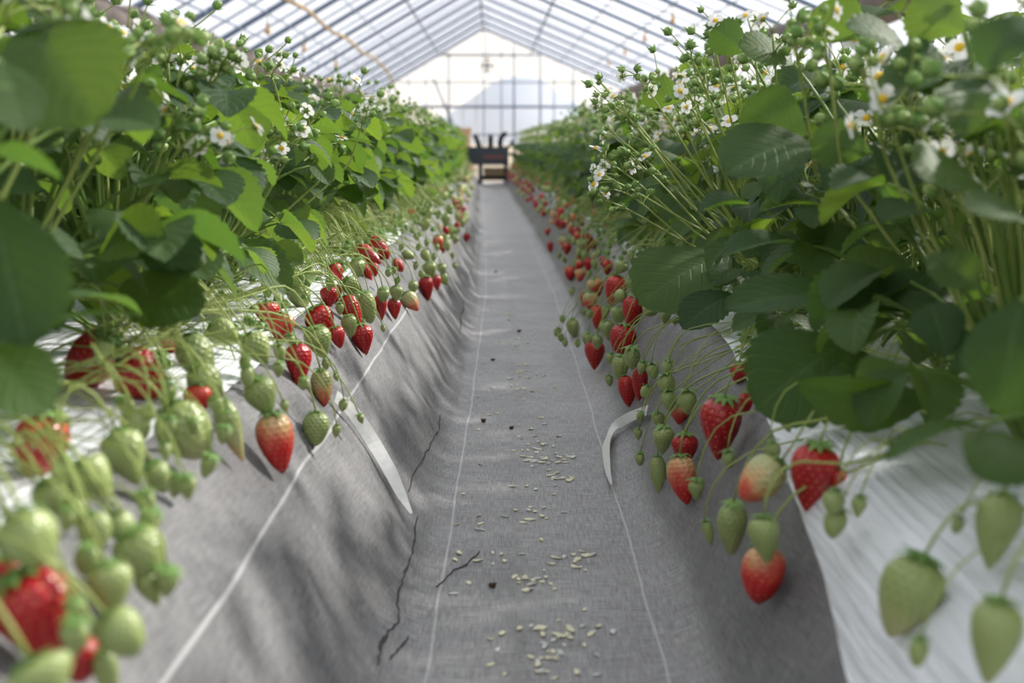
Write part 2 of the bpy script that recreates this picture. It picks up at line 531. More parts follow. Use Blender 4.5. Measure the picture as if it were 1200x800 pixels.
# bars of the end wall
for z, r in ((2.80, .03), (2.1, .018), (1.47, .035), (.75, .02)):
    half = []
    for e in (EL, ER):
        if z <= e.z: half.append(e.x)
        else: half.append(RID.x + (e.x - RID.x) * (RID.z - z) / (RID.z - e.z))
    p = MB(); p.tube([(half[0], GY1 - .05, z), (half[1], GY1 - .05, z)], r, 6)
    link('crossbar', p.mesh('crossbar', [M['pipe']]), wall_back)
for i, x in enumerate((-2.7, -2.2, -1.75, -1.15, -.24, .22, .55, 1.25, 1.6, 2.1, 2.6)):
    p = MB(); p.tube([(x, GY1 - .08, -.03), roof_pt(x, GY1 - .08, .02)], .016 if i % 3 else .026, 6)
    link('upright', p.mesh('upright', [M['pipe']]), wall_back)
for a, b in (((-1.9, 1.45), (-1.45, .3)), ((-1.55, 2.2), (-1.05, 1.0))):
    p = MB(); p.tube([(a[0], GY1 - .12, a[1]), (b[0], GY1 - .12, b[1])], .03, 6)
    link('brace', p.mesh('brace', [M['pipe']]), wall_back)

# hill seen through the end wall
mb = MB(); V = []; NX = 60
for i in range(NX + 1):
    x = -160 + 330 * i / NX
    hgt = 21 * math.exp(-((x - 8) / 26) ** 2) + 9 * math.exp(-((x - 40) / 40) ** 2) + 5 * math.exp(-((x + 40) / 60) ** 2) + 1.6 * noise.noise(Vector((x * .08, 0, 4)))
    V += [(x, 560, -.03), (x, 600, max(2, hgt)), (x, 680, -.03)]
mb.add(V, [(3*i+k, 3*i+3+k, 3*i+4+k, 3*i+1+k) for i in range(NX) for k in (0, 1)])
tag(link('hill', mb.mesh('hill', [M['hill']])), 'pale blue hazy hill far behind the end wall', 'hill')

# rolled-up screens along the eaves
for e, s_, lab in ((EL, 1, 'brown rolled-up screen along the eave above the left bed'), (ER, -1, 'brown rolled-up screen along the eave above the right bed')):
    mb = MB(); pts, rr = [], []
    for i in range(110):
        y = GY0 + (GY1 - GY0 - .2) * i / 109
        pts.append((e.x + s_ * (.24 + .03 * noise.noise(Vector((y * .7, e.x, 0)))), y, e.z - .17 + .06 * noise.noise(Vector((y * .5, e.x, 3)))))
        rr.append(.17 + .05 * noise.noise(Vector((y * 1.1, e.x, 8))))
    mb.tube(pts, rr, 12)
    tag(link('rolled_screen', mb.mesh('rolled_screen', [M['curtain']])), lab, 'screen')

# tan hose under the roof, dropping at its far end
pts = [roof_pt(-2.3, y, .10 + .03 * math.sin(y * 1.3)) for y in np.linspace(2, 31, 30)]
pts += [Vector((-2.25, 32, 1.95)), Vector((-2.15, 32.8, 1.55)), Vector((-2.1, 33.2, 1.0)), Vector((-2.08, 33.3, .4)), Vector((-2.08, 33.3, 0))]
mb = MB(); mb.tube(pts, .026, 7)
tag(link('hose', mb.mesh('hose', [M['rope']])), 'tan hose running under the left roof slope and dropping down', 'hose')

# small amber lamps under the roof wires
ORD = ['first', 'second', 'third', 'fourth', 'fifth', 'sixth', 'seventh', 'eighth', 'ninth', 'tenth', 'eleventh', 'twelfth']
def lamp(x, y, drop, lab):
    top = roof_pt(x, y, .06)
    e = bpy.data.objects.new('hanging_lamp', None); COL.objects.link(e); e.location = top - Vector((0, 0, drop))
    tag(e, lab, 'lamp', 'small lamps hanging under the roof')
    b = MB(); b.tube([(0, 0, .06), (0, 0, drop)], .004, 5); link('cable', b.mesh('cable', [M['black']]), e)
    b = MB(); b.lathe([(.0, .065), (.018, .06), (.02, .02), (.016, .015), (0, .014)], 10); link('socket', b.mesh('socket', [M['rope']]), e)
    b = MB(); b.lathe([(.014, .018), (.022, 0), (.034, -.03), (.034, -.05), (.02, -.07), (0, -.075)], 12); link('bulb', b.mesh('bulb', [M['amber']]), e)
for i, (x, y) in enumerate(((-2.6, 16.8), (-2.6, 20.0), (-2.6, 24.0))):
    lamp(x, y, .16, 'small amber lamp hanging under the left roof slope, %s from the camera' % ORD[i])
for i, (x, y) in enumerate(((2.32, 18.7), (2.32, 22.1), (2.32, 25.4), (2.32, 29.0))):
    lamp(x, y, .16, 'small amber lamp hanging under the right roof slope, %s from the camera' % ORD[i])

def fan(p, R, top, lab):
    e = bpy.data.objects.new('circulation_fan', None); COL.objects.link(e); e.location = p
    tag(e, lab, 'fan')
    b = MB(); n = 24
    RX = Matrix.Rotation(PI / 2, 4, 'X')
    b.lathe([(R, -.06), (R, .06), (R * .93, .06), (R * .93, -.06), (R, -.06)], n, 0, RX); link('ring', b.mesh('ring', [M['black']]), e)
    for k in range(4):
        b = MB(); Q = Matrix.Rotation(k * PI / 2, 4, 'Y') @ Matrix.Rotation(.6, 4, 'Z')
        b.box((-R * .16, -.004, R * .15), (R * .16, .004, R * .88), 0, Q); link('blade', b.mesh('blade', [M['cart']], False), e)
    b = MB(); b.lathe([(0, -.08), (R * .2, -.07), (R * .22, .05), (0, .07)], 12, 0, RX); link('motor', b.mesh('motor', [M['cart']]), e)
    b = MB(); b.tube([(0, 0, R * .95), (0, 0, top)], .008, 6); link('hanger', b.mesh('hanger', [M['pipe']]), e)
fp = at(571, 77, 30.0); fan(fp, .14, 3.36 - fp.z, 'dark round fan hanging under the roof ridge before the end wall')
fp = at(632, 155, 30.0); fan(fp, .11, 3.0 - fp.z, 'small dark fan hanging low at the end wall, right of the cart')

# ------------------------------------------------------------------ cart at the end of the path
CY = 18.1
cart = bpy.data.objects.new('picking_cart', None); COL.objects.link(cart)
cc = at(571, 190, CY); cart.location = (cc.x, CY, 0)
tag(cart, 'dark grey picking cart with three curved handles standing at the path end', 'cart')
def cm(px, py): p = at(px, py, CY); return p.x - cc.x, p.z
x0, z1 = cm(545, 172); x1, z0 = cm(596, 193)
b = MB(); b.box((x0, -.05, z0), (x1, .35, z1)); b = b.mesh('body', [M['cart']], False); body = link('body', b, cart)
a0 = cm(566, 182); a1 = cm(591, 185.5)
b = MB(); b.box((a0[0], -.054, a1[1]), (a1[0], -.049, a0[1])); link('print', b.mesh('print', [M['pink']], False), body)
for P in (((562, 173), (560, 166), (558, 161), (556, 158)), ((575, 173), (575, 166), (575, 161), (575, 158)), ((587, 173), (586, 168), (587, 162), (590, 158), (594, 156))):
    pts = [Vector((cm(*q)[0], .0, cm(*q)[1])) for q in P]
    b = MB(); b.tube(pts, .032, 8); link('handle', b.mesh('handle', [M['black']]), cart)
pts = [Vector((cm(*q)[0], .02, cm(*q)[1])) for q in ((592, 173), (597, 172), (600, 168), (600, 164))]
b = MB(); b.tube(pts, .018, 8); link('hook', b.mesh('hook', [M['black']]), cart)
pts = [Vector((cm(*q)[0], .02, cm(*q)[1])) for q in ((595, 180), (600, 180), (606, 180))]
b = MB(); b.tube(pts, [.014, .014, .022], 8); link('knob', b.mesh('knob', [M['black']]), cart)
for px in (563, 593):
    for yy in (0, .3):
        q = cm(px, 193); b = MB(); b.box((q[0] - .025, yy - .02, .05), (q[0] + .025, yy + .02, q[1])); link('leg', b.mesh('leg', [M['cart']], False), cart)
b = MB(); q0 = cm(565, 206); q1 = cm(592, 207); b.box((q0[0], .0, .06), (q1[0], .32, q0[1])); link('tray', b.mesh('tray', [M['black']], False), cart)
for px in (563, 593):
    q = cm(px, 213); b = MB(); b.lathe([(0, -.025), (.065, -.025), (.07, 0), (.065, .025), (0, .025)], 16, 0, Matrix.Translation((q[0], .15, .07)) @ Matrix.Rotation(PI / 2, 4, 'Y'))
    link('wheel', b.mesh('wheel', [M['black']]), cart)
b = MB(); q0 = cm(567, 206); q1 = cm(591, 196); b.box((q0[0], .06, q0[1] + .002), (q1[0], .3, q1[1] - .01))
tag(link('cardboard_box', b.mesh('cardboard_box', [M['board']], False), None, Matrix.Translation(cart.location)), 'tan carton sitting inside the dark cart under its body', 'box')
b = MB(); q = at(540, 157, 21); zt = at(540, 148, 21).z
b.box((q.x - .13, 0, 0), (q.x + .14, .3, zt)); b.box((q.x - .15, -.01, zt - .05), (q.x + .16, .31, zt + .01))
tag(link('carton', b.mesh('carton', [M['board']], False), None, Matrix.Translation((0, 21, -.03))), 'tall tan carton standing left of and behind the cart', 'box')

# ------------------------------------------------------------------ plant part meshes
def leaflet_mesh(seed, nu=48, nv=5, fold=.35, droop=.25, wide=.42, teeth=9, side_asym=0.0):
    """one toothed leaflet: base at the origin, tip at +y (length 1), upper face +z"""
    rg = random.Random(seed)
    ph = rg.uniform(0, 6); tw = rg.uniform(-.25, .25); wob = rg.uniform(.02, .05)
    V, UV = [], []
    for i in range(nu + 1):
        u = i / nu
        w = wide * math.sin(PI * min(1, (u * .985 + .015)) ** 1.12) ** .62 if u < 1 else .03
        if i == 0: w = .02
        for k in range(-nv, nv + 1):
            v = k / nv; av = abs(v)
            ww = w * (1 + side_asym * v); yy = u
            if av == 1 and 0 < i < nu:
                tooth = math.sin(PI * ((u * teeth) % 1) ** 1.4) ** .7
                ww *= .935 + .10 * tooth; yy += .022 * tooth
            x = v * ww
            yy += .10 * av * av * (1 - u) * w / wide - .05 * av * (u > .85) * (u - .85) * 4
            z = fold * abs(x) * (1 - .35 * u) - .16 * x * x
            z += -droop * u * u + .05 * math.sin(u * PI)
            ve = 8 * (u - .33 * av)
            z += -.009 * math.cos(2 * PI * (ve - .5)) * min(1, av * 1.8) * (w / wide)
            z += wob * math.sin(5 * u + ph) * x * 2 + tw * x * u
            V.append((x, yy, z)); UV.append((u, v * .5 + .5))
    n = 2 * nv + 1
    Fc = [(i*n+k, i*n+k+1, (i+1)*n+k+1, (i+1)*n+k) for i in range(nu) for k in range(n - 1)]
    b = MB(); b.add(V, Fc); me = b.mesh('leaflet', [M['leaf'], M['petiole']])
    ul = me.uv_layers.new(name='UVMap')
    idx = np.zeros(len(me.loops), dtype=np.int32); me.loops.foreach_get('vertex_index', idx)
    ul.data.foreach_set('uv', np.array(UV, dtype=np.float32)[idx].ravel())
    return me
R0 = random.Random(11)
LEAFLET = [leaflet_mesh(i, fold=R0.uniform(.15, .75), droop=R0.uniform(.05, .5), wide=R0.uniform(.38, .47), teeth=R0.choice((8, 9, 10))) for i in range(9)]
LEAFLET_FLAT = [leaflet_mesh(40 + i, fold=.14 + .1 * i, droop=.08 + .06 * i, wide=.44, teeth=9) for i in range(3)]
LEAFLET_LOW = [leaflet_mesh(20 + i, 10, 2, R0.uniform(.2, .7), R0.uniform(.05, .45), .42, 5) for i in range(5)]

def merge_uv(parts, name, mats):
    """join (mesh, matrix, material offset) and keep uv"""
    b = MB(); UV = []
    for me, T, mi in parts:
        b.merge(me, T, mi)
        if me.uv_layers:
            a = np.zeros(len(me.loops) * 2, dtype=np.float32); me.uv_layers[0].data.foreach_get('uv', a)
        else: a = np.full(len(me.loops) * 2, .5, dtype=np.float32)
        UV.append(a)
    out = b.mesh(name, mats)
    ul = out.uv_layers.new(name='UVMap'); ul.data.foreach_set('uv', np.concatenate(UV))
    return out

def sepal_star(b, n, r0, r1, zc, lift, mi=0, droop=0.0):
    for k in range(n):
        w = 2 * PI * k / n + .13 * (k % 3); c, s = math.cos(w), math.sin(w)
        def P(r, t, z): return (r * c - t * s, r * s + t * c, z)
        h = r1 * .17
        b.add([P(r0 * .3, -h * .8, zc), P(r0 * .3, h * .8, zc), P(r1 * .55, h, zc + lift * .5), P(r1, 0, zc + lift - droop), P(r1 * .55, -h, zc + lift * .5)],
              [(0, 1, 2, 4), (4, 2, 3)], mi)

def flower_mesh(seed):
    """open flower facing +z: petals, yellow centre, green sepals behind"""
    rg = random.Random(seed); b = MB()
    for k in range(5):
        w = 2 * PI * k / 5 + rg.uniform(-.1, .1); c, s = math.cos(w), math.sin(w); up = rg.uniform(-.002, .004)
        V = []
        for i, (r, hw) in enumerate(((.003, .0018), (.006, .0048), (.010, .0062), (.0135, .0050), (.0150, .0018))):
            z = up * (r / .015) + .0018 * math.sin(r / .015 * 2.6)
            for t in (-1, 0, 1): V.append((r * c - t * hw * s, r * s + t * hw * c, z + (.0009 if t else 0)))
        b.add(V, [(3*i+j, 3*i+j+1, 3*i+4+j, 3*i+3+j) for i in range(4) for j in (0, 1)], 0)
    b.lathe([(.0052, .0), (.0050, .0024), (.0034, .0046), (0, .0054)], 9, 1)
    sepal_star(b, 6, .002, .011, -.0012, -.001, 2)
    b.lathe([(.004, 0), (.003, -.003), (.0012, -.005)], 6, 2)
    return b.mesh('flower', [M['petal'], M['pollen'], M['calyx']])
def bud_mesh(seed, s=1.0, yellow=False):
    """closed bud or just-set fruitlet, facing +z, with its sepals"""
    rg = random.Random(seed); b = MB()
    b.lathe([(.0008, -.006), (.004, -.005), (.0065, -.001), (.0062, .003), (.004, .007), (0, .0095)], 8, 1 if yellow else 0)
    for k in range(7):
        w = 2 * PI * k / 7 + rg.uniform(-.15, .15); c, s_ = math.cos(w), math.sin(w); o = rg.uniform(-.0012, .0060)
        def P(r, t, z): return (r * c - t * s_, r * s_ + t * c, z)
        b.add([P(.0025, -.0018, -.0066), P(.0025, .0018, -.0066), P(.0077, .0026, -.001), P(.0072 + o, 0, .0055 + abs(o)), P(.0077, -.0026, -.001)], [(0, 1, 2, 4), (4, 2, 3)], 2)
    for v in range(len(b.v)): b.v[v] = tuple(q * s for q in b.v[v])
    return b.mesh('bud', [M['fruitlet'], M['pollen'], M['calyx']])
FLOWER = [flower_mesh(i) for i in range(4)]
BUD = [bud_mesh(i, 1.0 + .12 * i) for i in range(3)] + [bud_mesh(7, 1.15)]

def bez(p0, p1, p2, p3, n):
    out = []
    for i in range(n + 1):
        t = i / n; a = 1 - t
        out.append(p0 * a**3 + p1 * 3*a*a*t + p2 * 3*a*t*t + p3 * t**3)
    return out

def basis(y, nrm):
    """matrix with +y along y and +z near nrm"""
    y = y.normalized(); x = y.cross(nrm)
    if x.length < 1e-5: x = y.orthogonal()
    x.normalize(); z = x.cross(y)
    return Matrix((x, y, z)).transposed().to_4x4()
def zbasis(z):
    return z.to_track_quat('Z', 'Y').to_matrix().to_4x4()

class LeafVar:
    """a trifoliate leaf leaning towards +x: petiole mesh, leaflet placements, one-piece low version"""
    def __init__(s, seed, reach, height, size):
        rg = random.Random(seed)
        tip = Vector((reach, rg.uniform(-.03, .03), height))
        p = bez(Vector((0, 0, 0)), Vector((reach * .15, 0, height * .5)), Vector((reach * .6, 0, height * .95)), tip, 9)
        b = MB(); b.tube(p, [.0030 - .0012 * i / 9 for i in range(10)], 6); s.pet = b.mesh('leaf', [M['petiole']])
        d = (p[-1] - p[-3]).normalized(); d.z *= .4; d.normalize()
        sl = rg.uniform(-.55, .15)               # slope of the middle leaflet
        f = Vector((math.cos(sl) * d.x, d.y + rg.uniform(-.2, .2), math.sin(sl) + d.z * .5)).normalized()
        up = Vector((rg.uniform(-.45, .45), rg.uniform(-.5, .5), 1)).normalized()
        side = f.cross(up).normalized()
        s.lf = []
        for k, ang in ((0, rg.uniform(-.15, .15)), (1, 1.25 + rg.uniform(-.2, .2)), (-1, -1.25 + rg.uniform(-.2, .2))):
            dirv = (f * math.cos(ang) + side * math.sin(ang) * 1.0 + Vector((0, 0, rg.uniform(-.30, .05) if k else 0))).normalized()
            L = size * (1.0 if k == 0 else .9) * rg.uniform(.92, 1.06)
            nrm = (up + side * k * rg.uniform(-.1, .5)).normalized()
            T = Matrix.Translation(tip + dirv * .004) @ basis(dirv, nrm) @ Matrix.Scale(L, 4)
            s.lf.append((rg.randrange(len(LEAFLET)), T))
        parts = [(s.pet, Matrix.Identity(4), 1)] + [(LEAFLET_LOW[i % 5], T, 0) for i, T in s.lf]
        s.low = merge_uv(parts, 'leaf', [M['leaf'], M['petiole']])
        s.centre = tip; s.size = size; s.reach = reach; s.height = height
LV = []
R1 = random.Random(5)
for i in range(26):
    kind = (0, 1, 2, 3, 1, 2, 3, 2)[i % 8]
    if kind == 0: h, r = R1.uniform(.30, .40), R1.uniform(.02, .10)
    elif kind == 1: h, r = R1.uniform(.24, .34), R1.uniform(.08, .17)
    elif kind == 2: h, r = R1.uniform(.15, .25), R1.uniform(.12, .22)
    else: h, r = R1.uniform(.06, .14), R1.uniform(.10, .20)
    LV.append(LeafVar(100 + i, r, h, R1.uniform(.062, .092)))

class Truss:
    """branched stalk with flowers and buds at its tips; leaning towards +x"""
    def __init__(s, seed, reach, height, n, flowers, hang=False):
        rg = random.Random(seed); b = MB(); s.ends = []
        if hang:
            top = Vector((reach * .55, rg.uniform(-.03, .03), height))
            main = bez(Vector((0, 0, .01)), Vector((reach * .15, 0, height * .9)), Vector((reach * .35, 0, height * 1.15)), top, 8)
        else:
            top = Vector((reach, rg.uniform(-.04, .04), height))
            main = bez(Vector((0, 0, 0)), Vector((reach * .2, 0, height * .4)), Vector((reach * .6, 0, height * .8)), top, 8)
        b.tube(main, [.0022 - .0006 * i / 8 for i in range(9)], 5)
        for k in range(n):
            if hang:
                st = main[rg.choice((5, 6, 7, 8))]
                e = Vector((reach * rg.uniform(.75, 1.15), st.y + rg.uniform(-.07, .07), height * rg.uniform(-.3, .55)))
                m = st.lerp(e, .55); m.z = max(st.z, e.z) + rg.uniform(.0, .02)
                p = bez(st, st.lerp(m, .6), m, e, 7); dz = Vector((rg.uniform(0, .6), rg.uniform(-.4, .4), -1))
            else:
                st = main[rg.choice((4, 5, 6, 7, 8, 8))]
                a = rg.uniform(0, 2 * PI); q = rg.uniform(.015, .055)
                e = st + Vector((math.cos(a) * q + reach * .12, math.sin(a) * q, rg.uniform(.015, .075)))
                p = bez(st, st + Vector((0, 0, .012)) + (main[8] - main[6]) * .3, e - Vector((0, 0, .014)), e, 6)
                dz = Vector((math.cos(a) * .8 + .3, math.sin(a) * .8, rg.uniform(.2, 1)))
            b.tube(p, .0011, 4)
            if rg.random() < flowers and not hang: typ, me = 'flower', rg.choice(FLOWER)
            else: typ, me = ('fruitlet' if hang else 'bud'), rg.choice(BUD)
            T = Matrix.Translation(p[-1]) @ zbasis(dz.normalized()) @ Matrix.Scale(rg.uniform(.85, 1.2) if typ == 'flower' else rg.uniform(.65, 1.0), 4)
            s.ends.append((typ, me, T))
        s.stalk = b.mesh('stalk', [M['stem']])
        mats = [M['stem'], M['petal'], M['pollen'], M['calyx'], M['fruitlet']]
        c = MB(); c.merge(s.stalk, Matrix.Identity(4), 0)
        for typ, me, T in s.ends:
            o = len(c.f); c.merge(me, T)
            mp = {0: 1, 1: 2, 2: 3} if typ == 'flower' else {0: 4, 1: 2, 2: 3}
            for j in range(o, len(c.m)): c.m[j] = mp[c.m[j]]
        s.low = c.mesh('stalk', mats); s.top = top
FT = [Truss(300 + i, R1.uniform(.03, .13), R1.uniform(.30, .43), R1.choice((8, 9, 10, 12)), .36) for i in range(8)]
HT = [Truss(340 + i, R1.uniform(.16, .24), R1.uniform(.05, .11), R1.choice((6, 7, 8)), 0, True) for i in range(6)]

def berry_mesh(seed, nu=40, nv=30, shape=0, seeds=True, name='strawberry'):
    """strawberry: calyx end at z=0, tip at z=-1 (length 1), widest radius .5*ratio set by scaling"""
    rg = random.Random(seed)
    V, UV, SD = [], [], []
    rows_ = 10; ph = rg.uniform(0, 6); flat = rg.uniform(.9, 1.0)
    for j in range(nv + 1):
        phi = PI * j / nv; t = (1 - math.cos(phi)) / 2
        r = .5 * math.sin(phi) ** .86 * (1 + (.45, .75, 1.0)[shape] * (.42 - t)) / (1.04, 1.08, 1.13)[shape] + (.05 if j == 0 else 0)
        if j == nv: r = 0.004
        for i in range(nu):
            w = 2 * PI * i / nu
            rr = r * (1 + .05 * math.sin(2 * w + ph) + .03 * math.sin(3 * w + ph * 2 + t * 3)); sd = 0
            if seeds and .05 < t < .97:
                row = t * rows_; ri = int(row); cnt = max(5, int(15 * (r * 2) ** .8 + .5))
                cu = (w / (2 * PI) * cnt + .5 * (ri % 2)) % 1 - .5; cv = row - ri - .5
                q = math.exp(-(cu * cu + cv * cv) / .05); sd = q
                rr *= 1 - .10 * q * min(1, r * 4)
            zz = -t + .03 * math.sin(w + ph) * t
            V.append((rr * math.cos(w), rr * math.sin(w) * flat, zz)); UV.append((i / nu, t)); SD.append(sd)
    Fc = [(j*nu+i, (j+1)*nu+i, (j+1)*nu+(i+1) % nu, j*nu+(i+1) % nu) for j in range(nv) for i in range(nu)]
    Fc.append(tuple(range(nu))); Fc.append(tuple(nv*nu+i for i in range(nu))[::-1])
    b = MB(); b.add(V, Fc); me = b.mesh(name, [M['berry']])
    ul = me.uv_layers.new(name='UVMap')
    idx = np.zeros(len(me.loops), dtype=np.int32); me.loops.foreach_get('vertex_index', idx)
    ul.data.foreach_set('uv', np.array(UV, dtype=np.float32)[idx].ravel())
    a = me.attributes.new('seed', 'FLOAT', 'POINT'); a.data.foreach_set('value', SD)
    return me
BERRY = [berry_mesh(i, 84, 56, i % 3) for i in range(6)]
BERRY_LOW = [berry_mesh(20 + i, 12, 8, i % 3, False) for i in range(3)]
def calyx_mesh(seed):
    b = MB(); rg = random.Random(seed)
    n = 10
    for k in range(n):
        w = 2 * PI * k / n + rg.uniform(-.12, .12); c, s = math.cos(w), math.sin(w); L = rg.uniform(.38, .55); up = rg.uniform(-.10, .12)
        def P(r, t, z): return (r * c - t * s, r * s + t * c, z)
        b.add([P(.03, -.05, .03), P(.03, .05, .03), P(L * .5, .085, .05), P(L * .85, .04, .0 + up * .6), P(L, 0, -.06 + up), P(L * .85, -.04, .0 + up * .6), P(L * .5, -.085, .05)],
              [(0, 1, 2, 6), (6, 2, 3, 5), (5, 3, 4)])
    b.lathe([(.0, .0), (.12, .01), (.08, .06), (.03, .10), (0, .10)], 8)
    return b.mesh('calyx', [M['calyx']])
CALYX = [calyx_mesh(i) for i in range(4)]

# ------------------------------------------------------------------ where foliage may show (photograph pixels)
TOPL = [(-400, -500), (0, -90), (60, -10), (150, 20), (215, 52), (340, 88), (430, 112), (520, 160), (562, 188)]
TOPR = [(588, 190), (640, 158), (690, 125), (760, 68), (810, 30), (880, 5), (1000, -60), (1200, -300), (1600, -700)]
BOTL = [(-400, 520), (0, 440), (90, 375), (235, 345), (345, 318), (400, 278), (480, 240), (562, 212)]
BOTR = [(588, 212), (640, 232), (690, 258), (745, 300), (790, 385), (880, 440), (1000, 470), (1100, 500), (1200, 560), (1600, 700)]
def allowed(p, rad, top_slack=0.0):
    q = project(p)
    if q is None: return p.y > -.2 and abs(p.x) > .42
    x, y_ = q; d = max(p.y, .05); r = rad * F / d
    left = x < VPX
    if p.y < 2.8 and 680 < x < 850 and 60 < y_ < 300: return False
    if p.y < 2.0 and 270 < x < 345 and 130 < y_ < 270: return False
    t, b = (TOPL, BOTL) if left else (TOPR, BOTR)
    if p.y > 7: return True
    lo = lerp(b, x) ; hi = lerp(t, x)
    return y_ + r * .55 < lo and y_ - r * .45 > hi - top_slack

# ------------------------------------------------------------------ plants
plants = []
def mk_plant(side, x, d, lod, rg, row):
    loc = Vector((side * x + cx(d), d, bed_xz(side, x) + .004))
    nl = rg.randint(24, 28) if row == 0 else rg.randint(15, 18)
    leaves = []
    tries = 0
    while len(leaves) < nl and tries < 160:
        tries += 1
        az = rg.uniform(0, 2 * PI); v = rg.choice(LV); scl = rg.uniform(.85, 1.15)
        T = Matrix.Rotation(az, 4, 'Z') @ Matrix.Rotation(rg.uniform(-.12, .12), 4, 'X') @ Matrix.Scale(scl, 4)
        c = loc + T @ v.centre
        inner = (c.x - cx(d)) * side
        if inner < .33: continue
        if c.y < .62 and inner < .62: continue
        if c.y < 1.2 and inner / c.y < .46: continue
        if inner < .43 and T.to_scale().x * v.height > .24 and side > 0 and d > 1.4 and rg.random() < .6: continue
        if not allowed(c, v.size * scl): continue
        leaves.append((v, T))
    nf = rg.randint(4, 5) + (5 if side > 0 and row == 0 and d > 1.4 else 0); flowers = []
    tries = 0
    while len(flowers) < nf and tries < 40:
        tries += 1
        az = rg.uniform(0, 2 * PI); v = rg.choice(FT)
        if row == 0 and rg.random() < (.65 if side > 0 else .35): az = (PI if side > 0 else 0) + rg.uniform(-1, 1)
        scl = rg.uniform(.85, 1.12)
        T = Matrix.Rotation(az, 4, 'Z') @ Matrix.Scale(scl, 4)
        c = loc + T @ v.top
        if (c.x - cx(d)) * side < .34 or c.y < .6: continue
        if c.y < 1.05 and (c.x - cx(d)) * side / c.y < .42: continue
        if not allowed(c, .05, 6): continue
        flowers.append((v, T))
    hang = []
    if row == 0:
        for k in range(0 if d < 1.4 else 1 if d < 2.2 else 3 if d < 3.2 else 5):
            az = (PI if side > 0 else 0) + rg.uniform(-.85, .85); v = rg.choice(HT)
            T = Matrix.Rotation(az, 4, 'Z') @ Matrix.Scale(rg.uniform(.85, 1.1), 4)
            hang.append((v, T))
    if lod == 2:
        return loc, leaves, flowers, hang
    e = bpy.data.objects.new('strawberry_plant', None); COL.objects.link(e); e.location = loc
    b = MB(); b.lathe([(.0, -.006), (.016, -.004), (.014, .012), (.006, .022), (0, .024)], 8); link('crown', CROWN, e)
    for v, T in leaves:
        if lod == 0:
            p = link('leaf', v.pet, e, T)
            for i, LT in v.lf: link('leaflet', LEAFLET[i], p, LT)
        else: link('leaf', v.low, e, T)
    for nm, lst in (('flower_stalk', flowers), ('fruit_stalk', hang)):
        for v, T in lst:
            if lod == 0:
                p = link(nm, v.stalk, e, T)
                for typ, me, ET in v.ends: link(typ, me, p, ET)
            else: link(nm, v.low, e, T)
    return e
_b = MB(); _b.lathe([(.0, -.006), (.016, -.004), (.014, .012), (.006, .022), (0, .024)], 8)
CROWN = _b.mesh('crown', [M['petiole']])

def far_variant(side, row, seed):
    """one-piece plant for the far end of the beds"""
    rg = random.Random(seed)
    parts = []
    b = MB(); UV = []
    mats = [M['leaf'], M['petiole'], M['stem'], M['petal'], M['pollen'], M['calyx'], M['fruitlet']]
    def add(me, T, mp):
        b.merge(me, T)
        for j in range(len(b.m) - len(me.polygons), len(b.m)): b.m[j] = mp[b.m[j]]
        a = np.full(len(me.loops) * 2, .5, dtype=np.float32)
        if me.uv_layers: me.uv_layers[0].data.foreach_get('uv', a)
        UV.append(a)
    for k in range(17 if row == 0 else 13):
        while True:
            az = rg.uniform(0, 2 * PI); v = rg.choice(LV); T = Matrix.Rotation(az, 4, 'Z')
            c = T @ v.centre
            if c.x * side + .5 > .33: break
        add(v.low, T, {0: 0, 1: 1})
    for k in range(8):
        add(rg.choice(FT).low, Matrix.Rotation(rg.uniform(0, 6.28), 4, 'Z'), {0: 2, 1: 3, 2: 4, 3: 5, 4: 6})
    if row == 0:
        for k in range(8):
            add(rg.choice(HT).low, Matrix.Rotation((PI if side > 0 else 0) + rg.uniform(-.7, .7), 4, 'Z'), {0: 2, 1: 3, 2: 4, 3: 5, 4: 6})
    me = b.mesh('strawberry_plant', mats)
    ul = me.uv_layers.new(name='UVMap'); ul.data.foreach_set('uv', np.concatenate(UV))
    return me
FARV = {(s, r): [far_variant(s, r, 500 + i + 10 * r + 30 * (s > 0)) for i in range(3)] for s in (-1, 1) for r in (0, 1)}

def nth(n):
    if n <= 12: return ORD[n - 1]
    return '%d%s' % (n, 'th' if 10 < n % 100 < 14 else {1: 'st', 2: 'nd', 3: 'rd'}.get(n % 10, 'th'))
rg = random.Random(77)
front = {-1: [], 1: []}
for side in (-1, 1):
    sn = 'left' if side < 0 else 'right'
    for row, xr in ((0, .50), (1, .82)):
        d = .55 + .1 * row; k = 0
        while d < Y1 - .2:
            k += 1
            x = xr + rg.uniform(-.03, .03)
            lod = 0 if (row == 0 and d < 4.0) else 1 if d < (8.5 if row == 0 else 6.5) else 2
            if lod < 2:
                e = mk_plant(side, x, d, lod, rg, row)
            else:
                loc = Vector((side * x + cx(d), d, bed_xz(side, x) + .004))
                e = link('strawberry_plant', rg.choice(FARV[(side, row)]), None, Matrix.Translation(loc))
            tag(e, 'leafy strawberry plant in the %s row of the %s bed, %s from the near end' % (('path-side', 'back')[row], sn, nth(k)), 'plant', 'strawberry plants in the %s bed' % sn)
            if row == 0: front[side].append(e)
            d += .235 + rg.uniform(-.02, .02) + (.03 if d > 6 else 0)

def nearest_plant(side, d):
    return min(front[side], key=lambda e: abs(e.location.y - d))

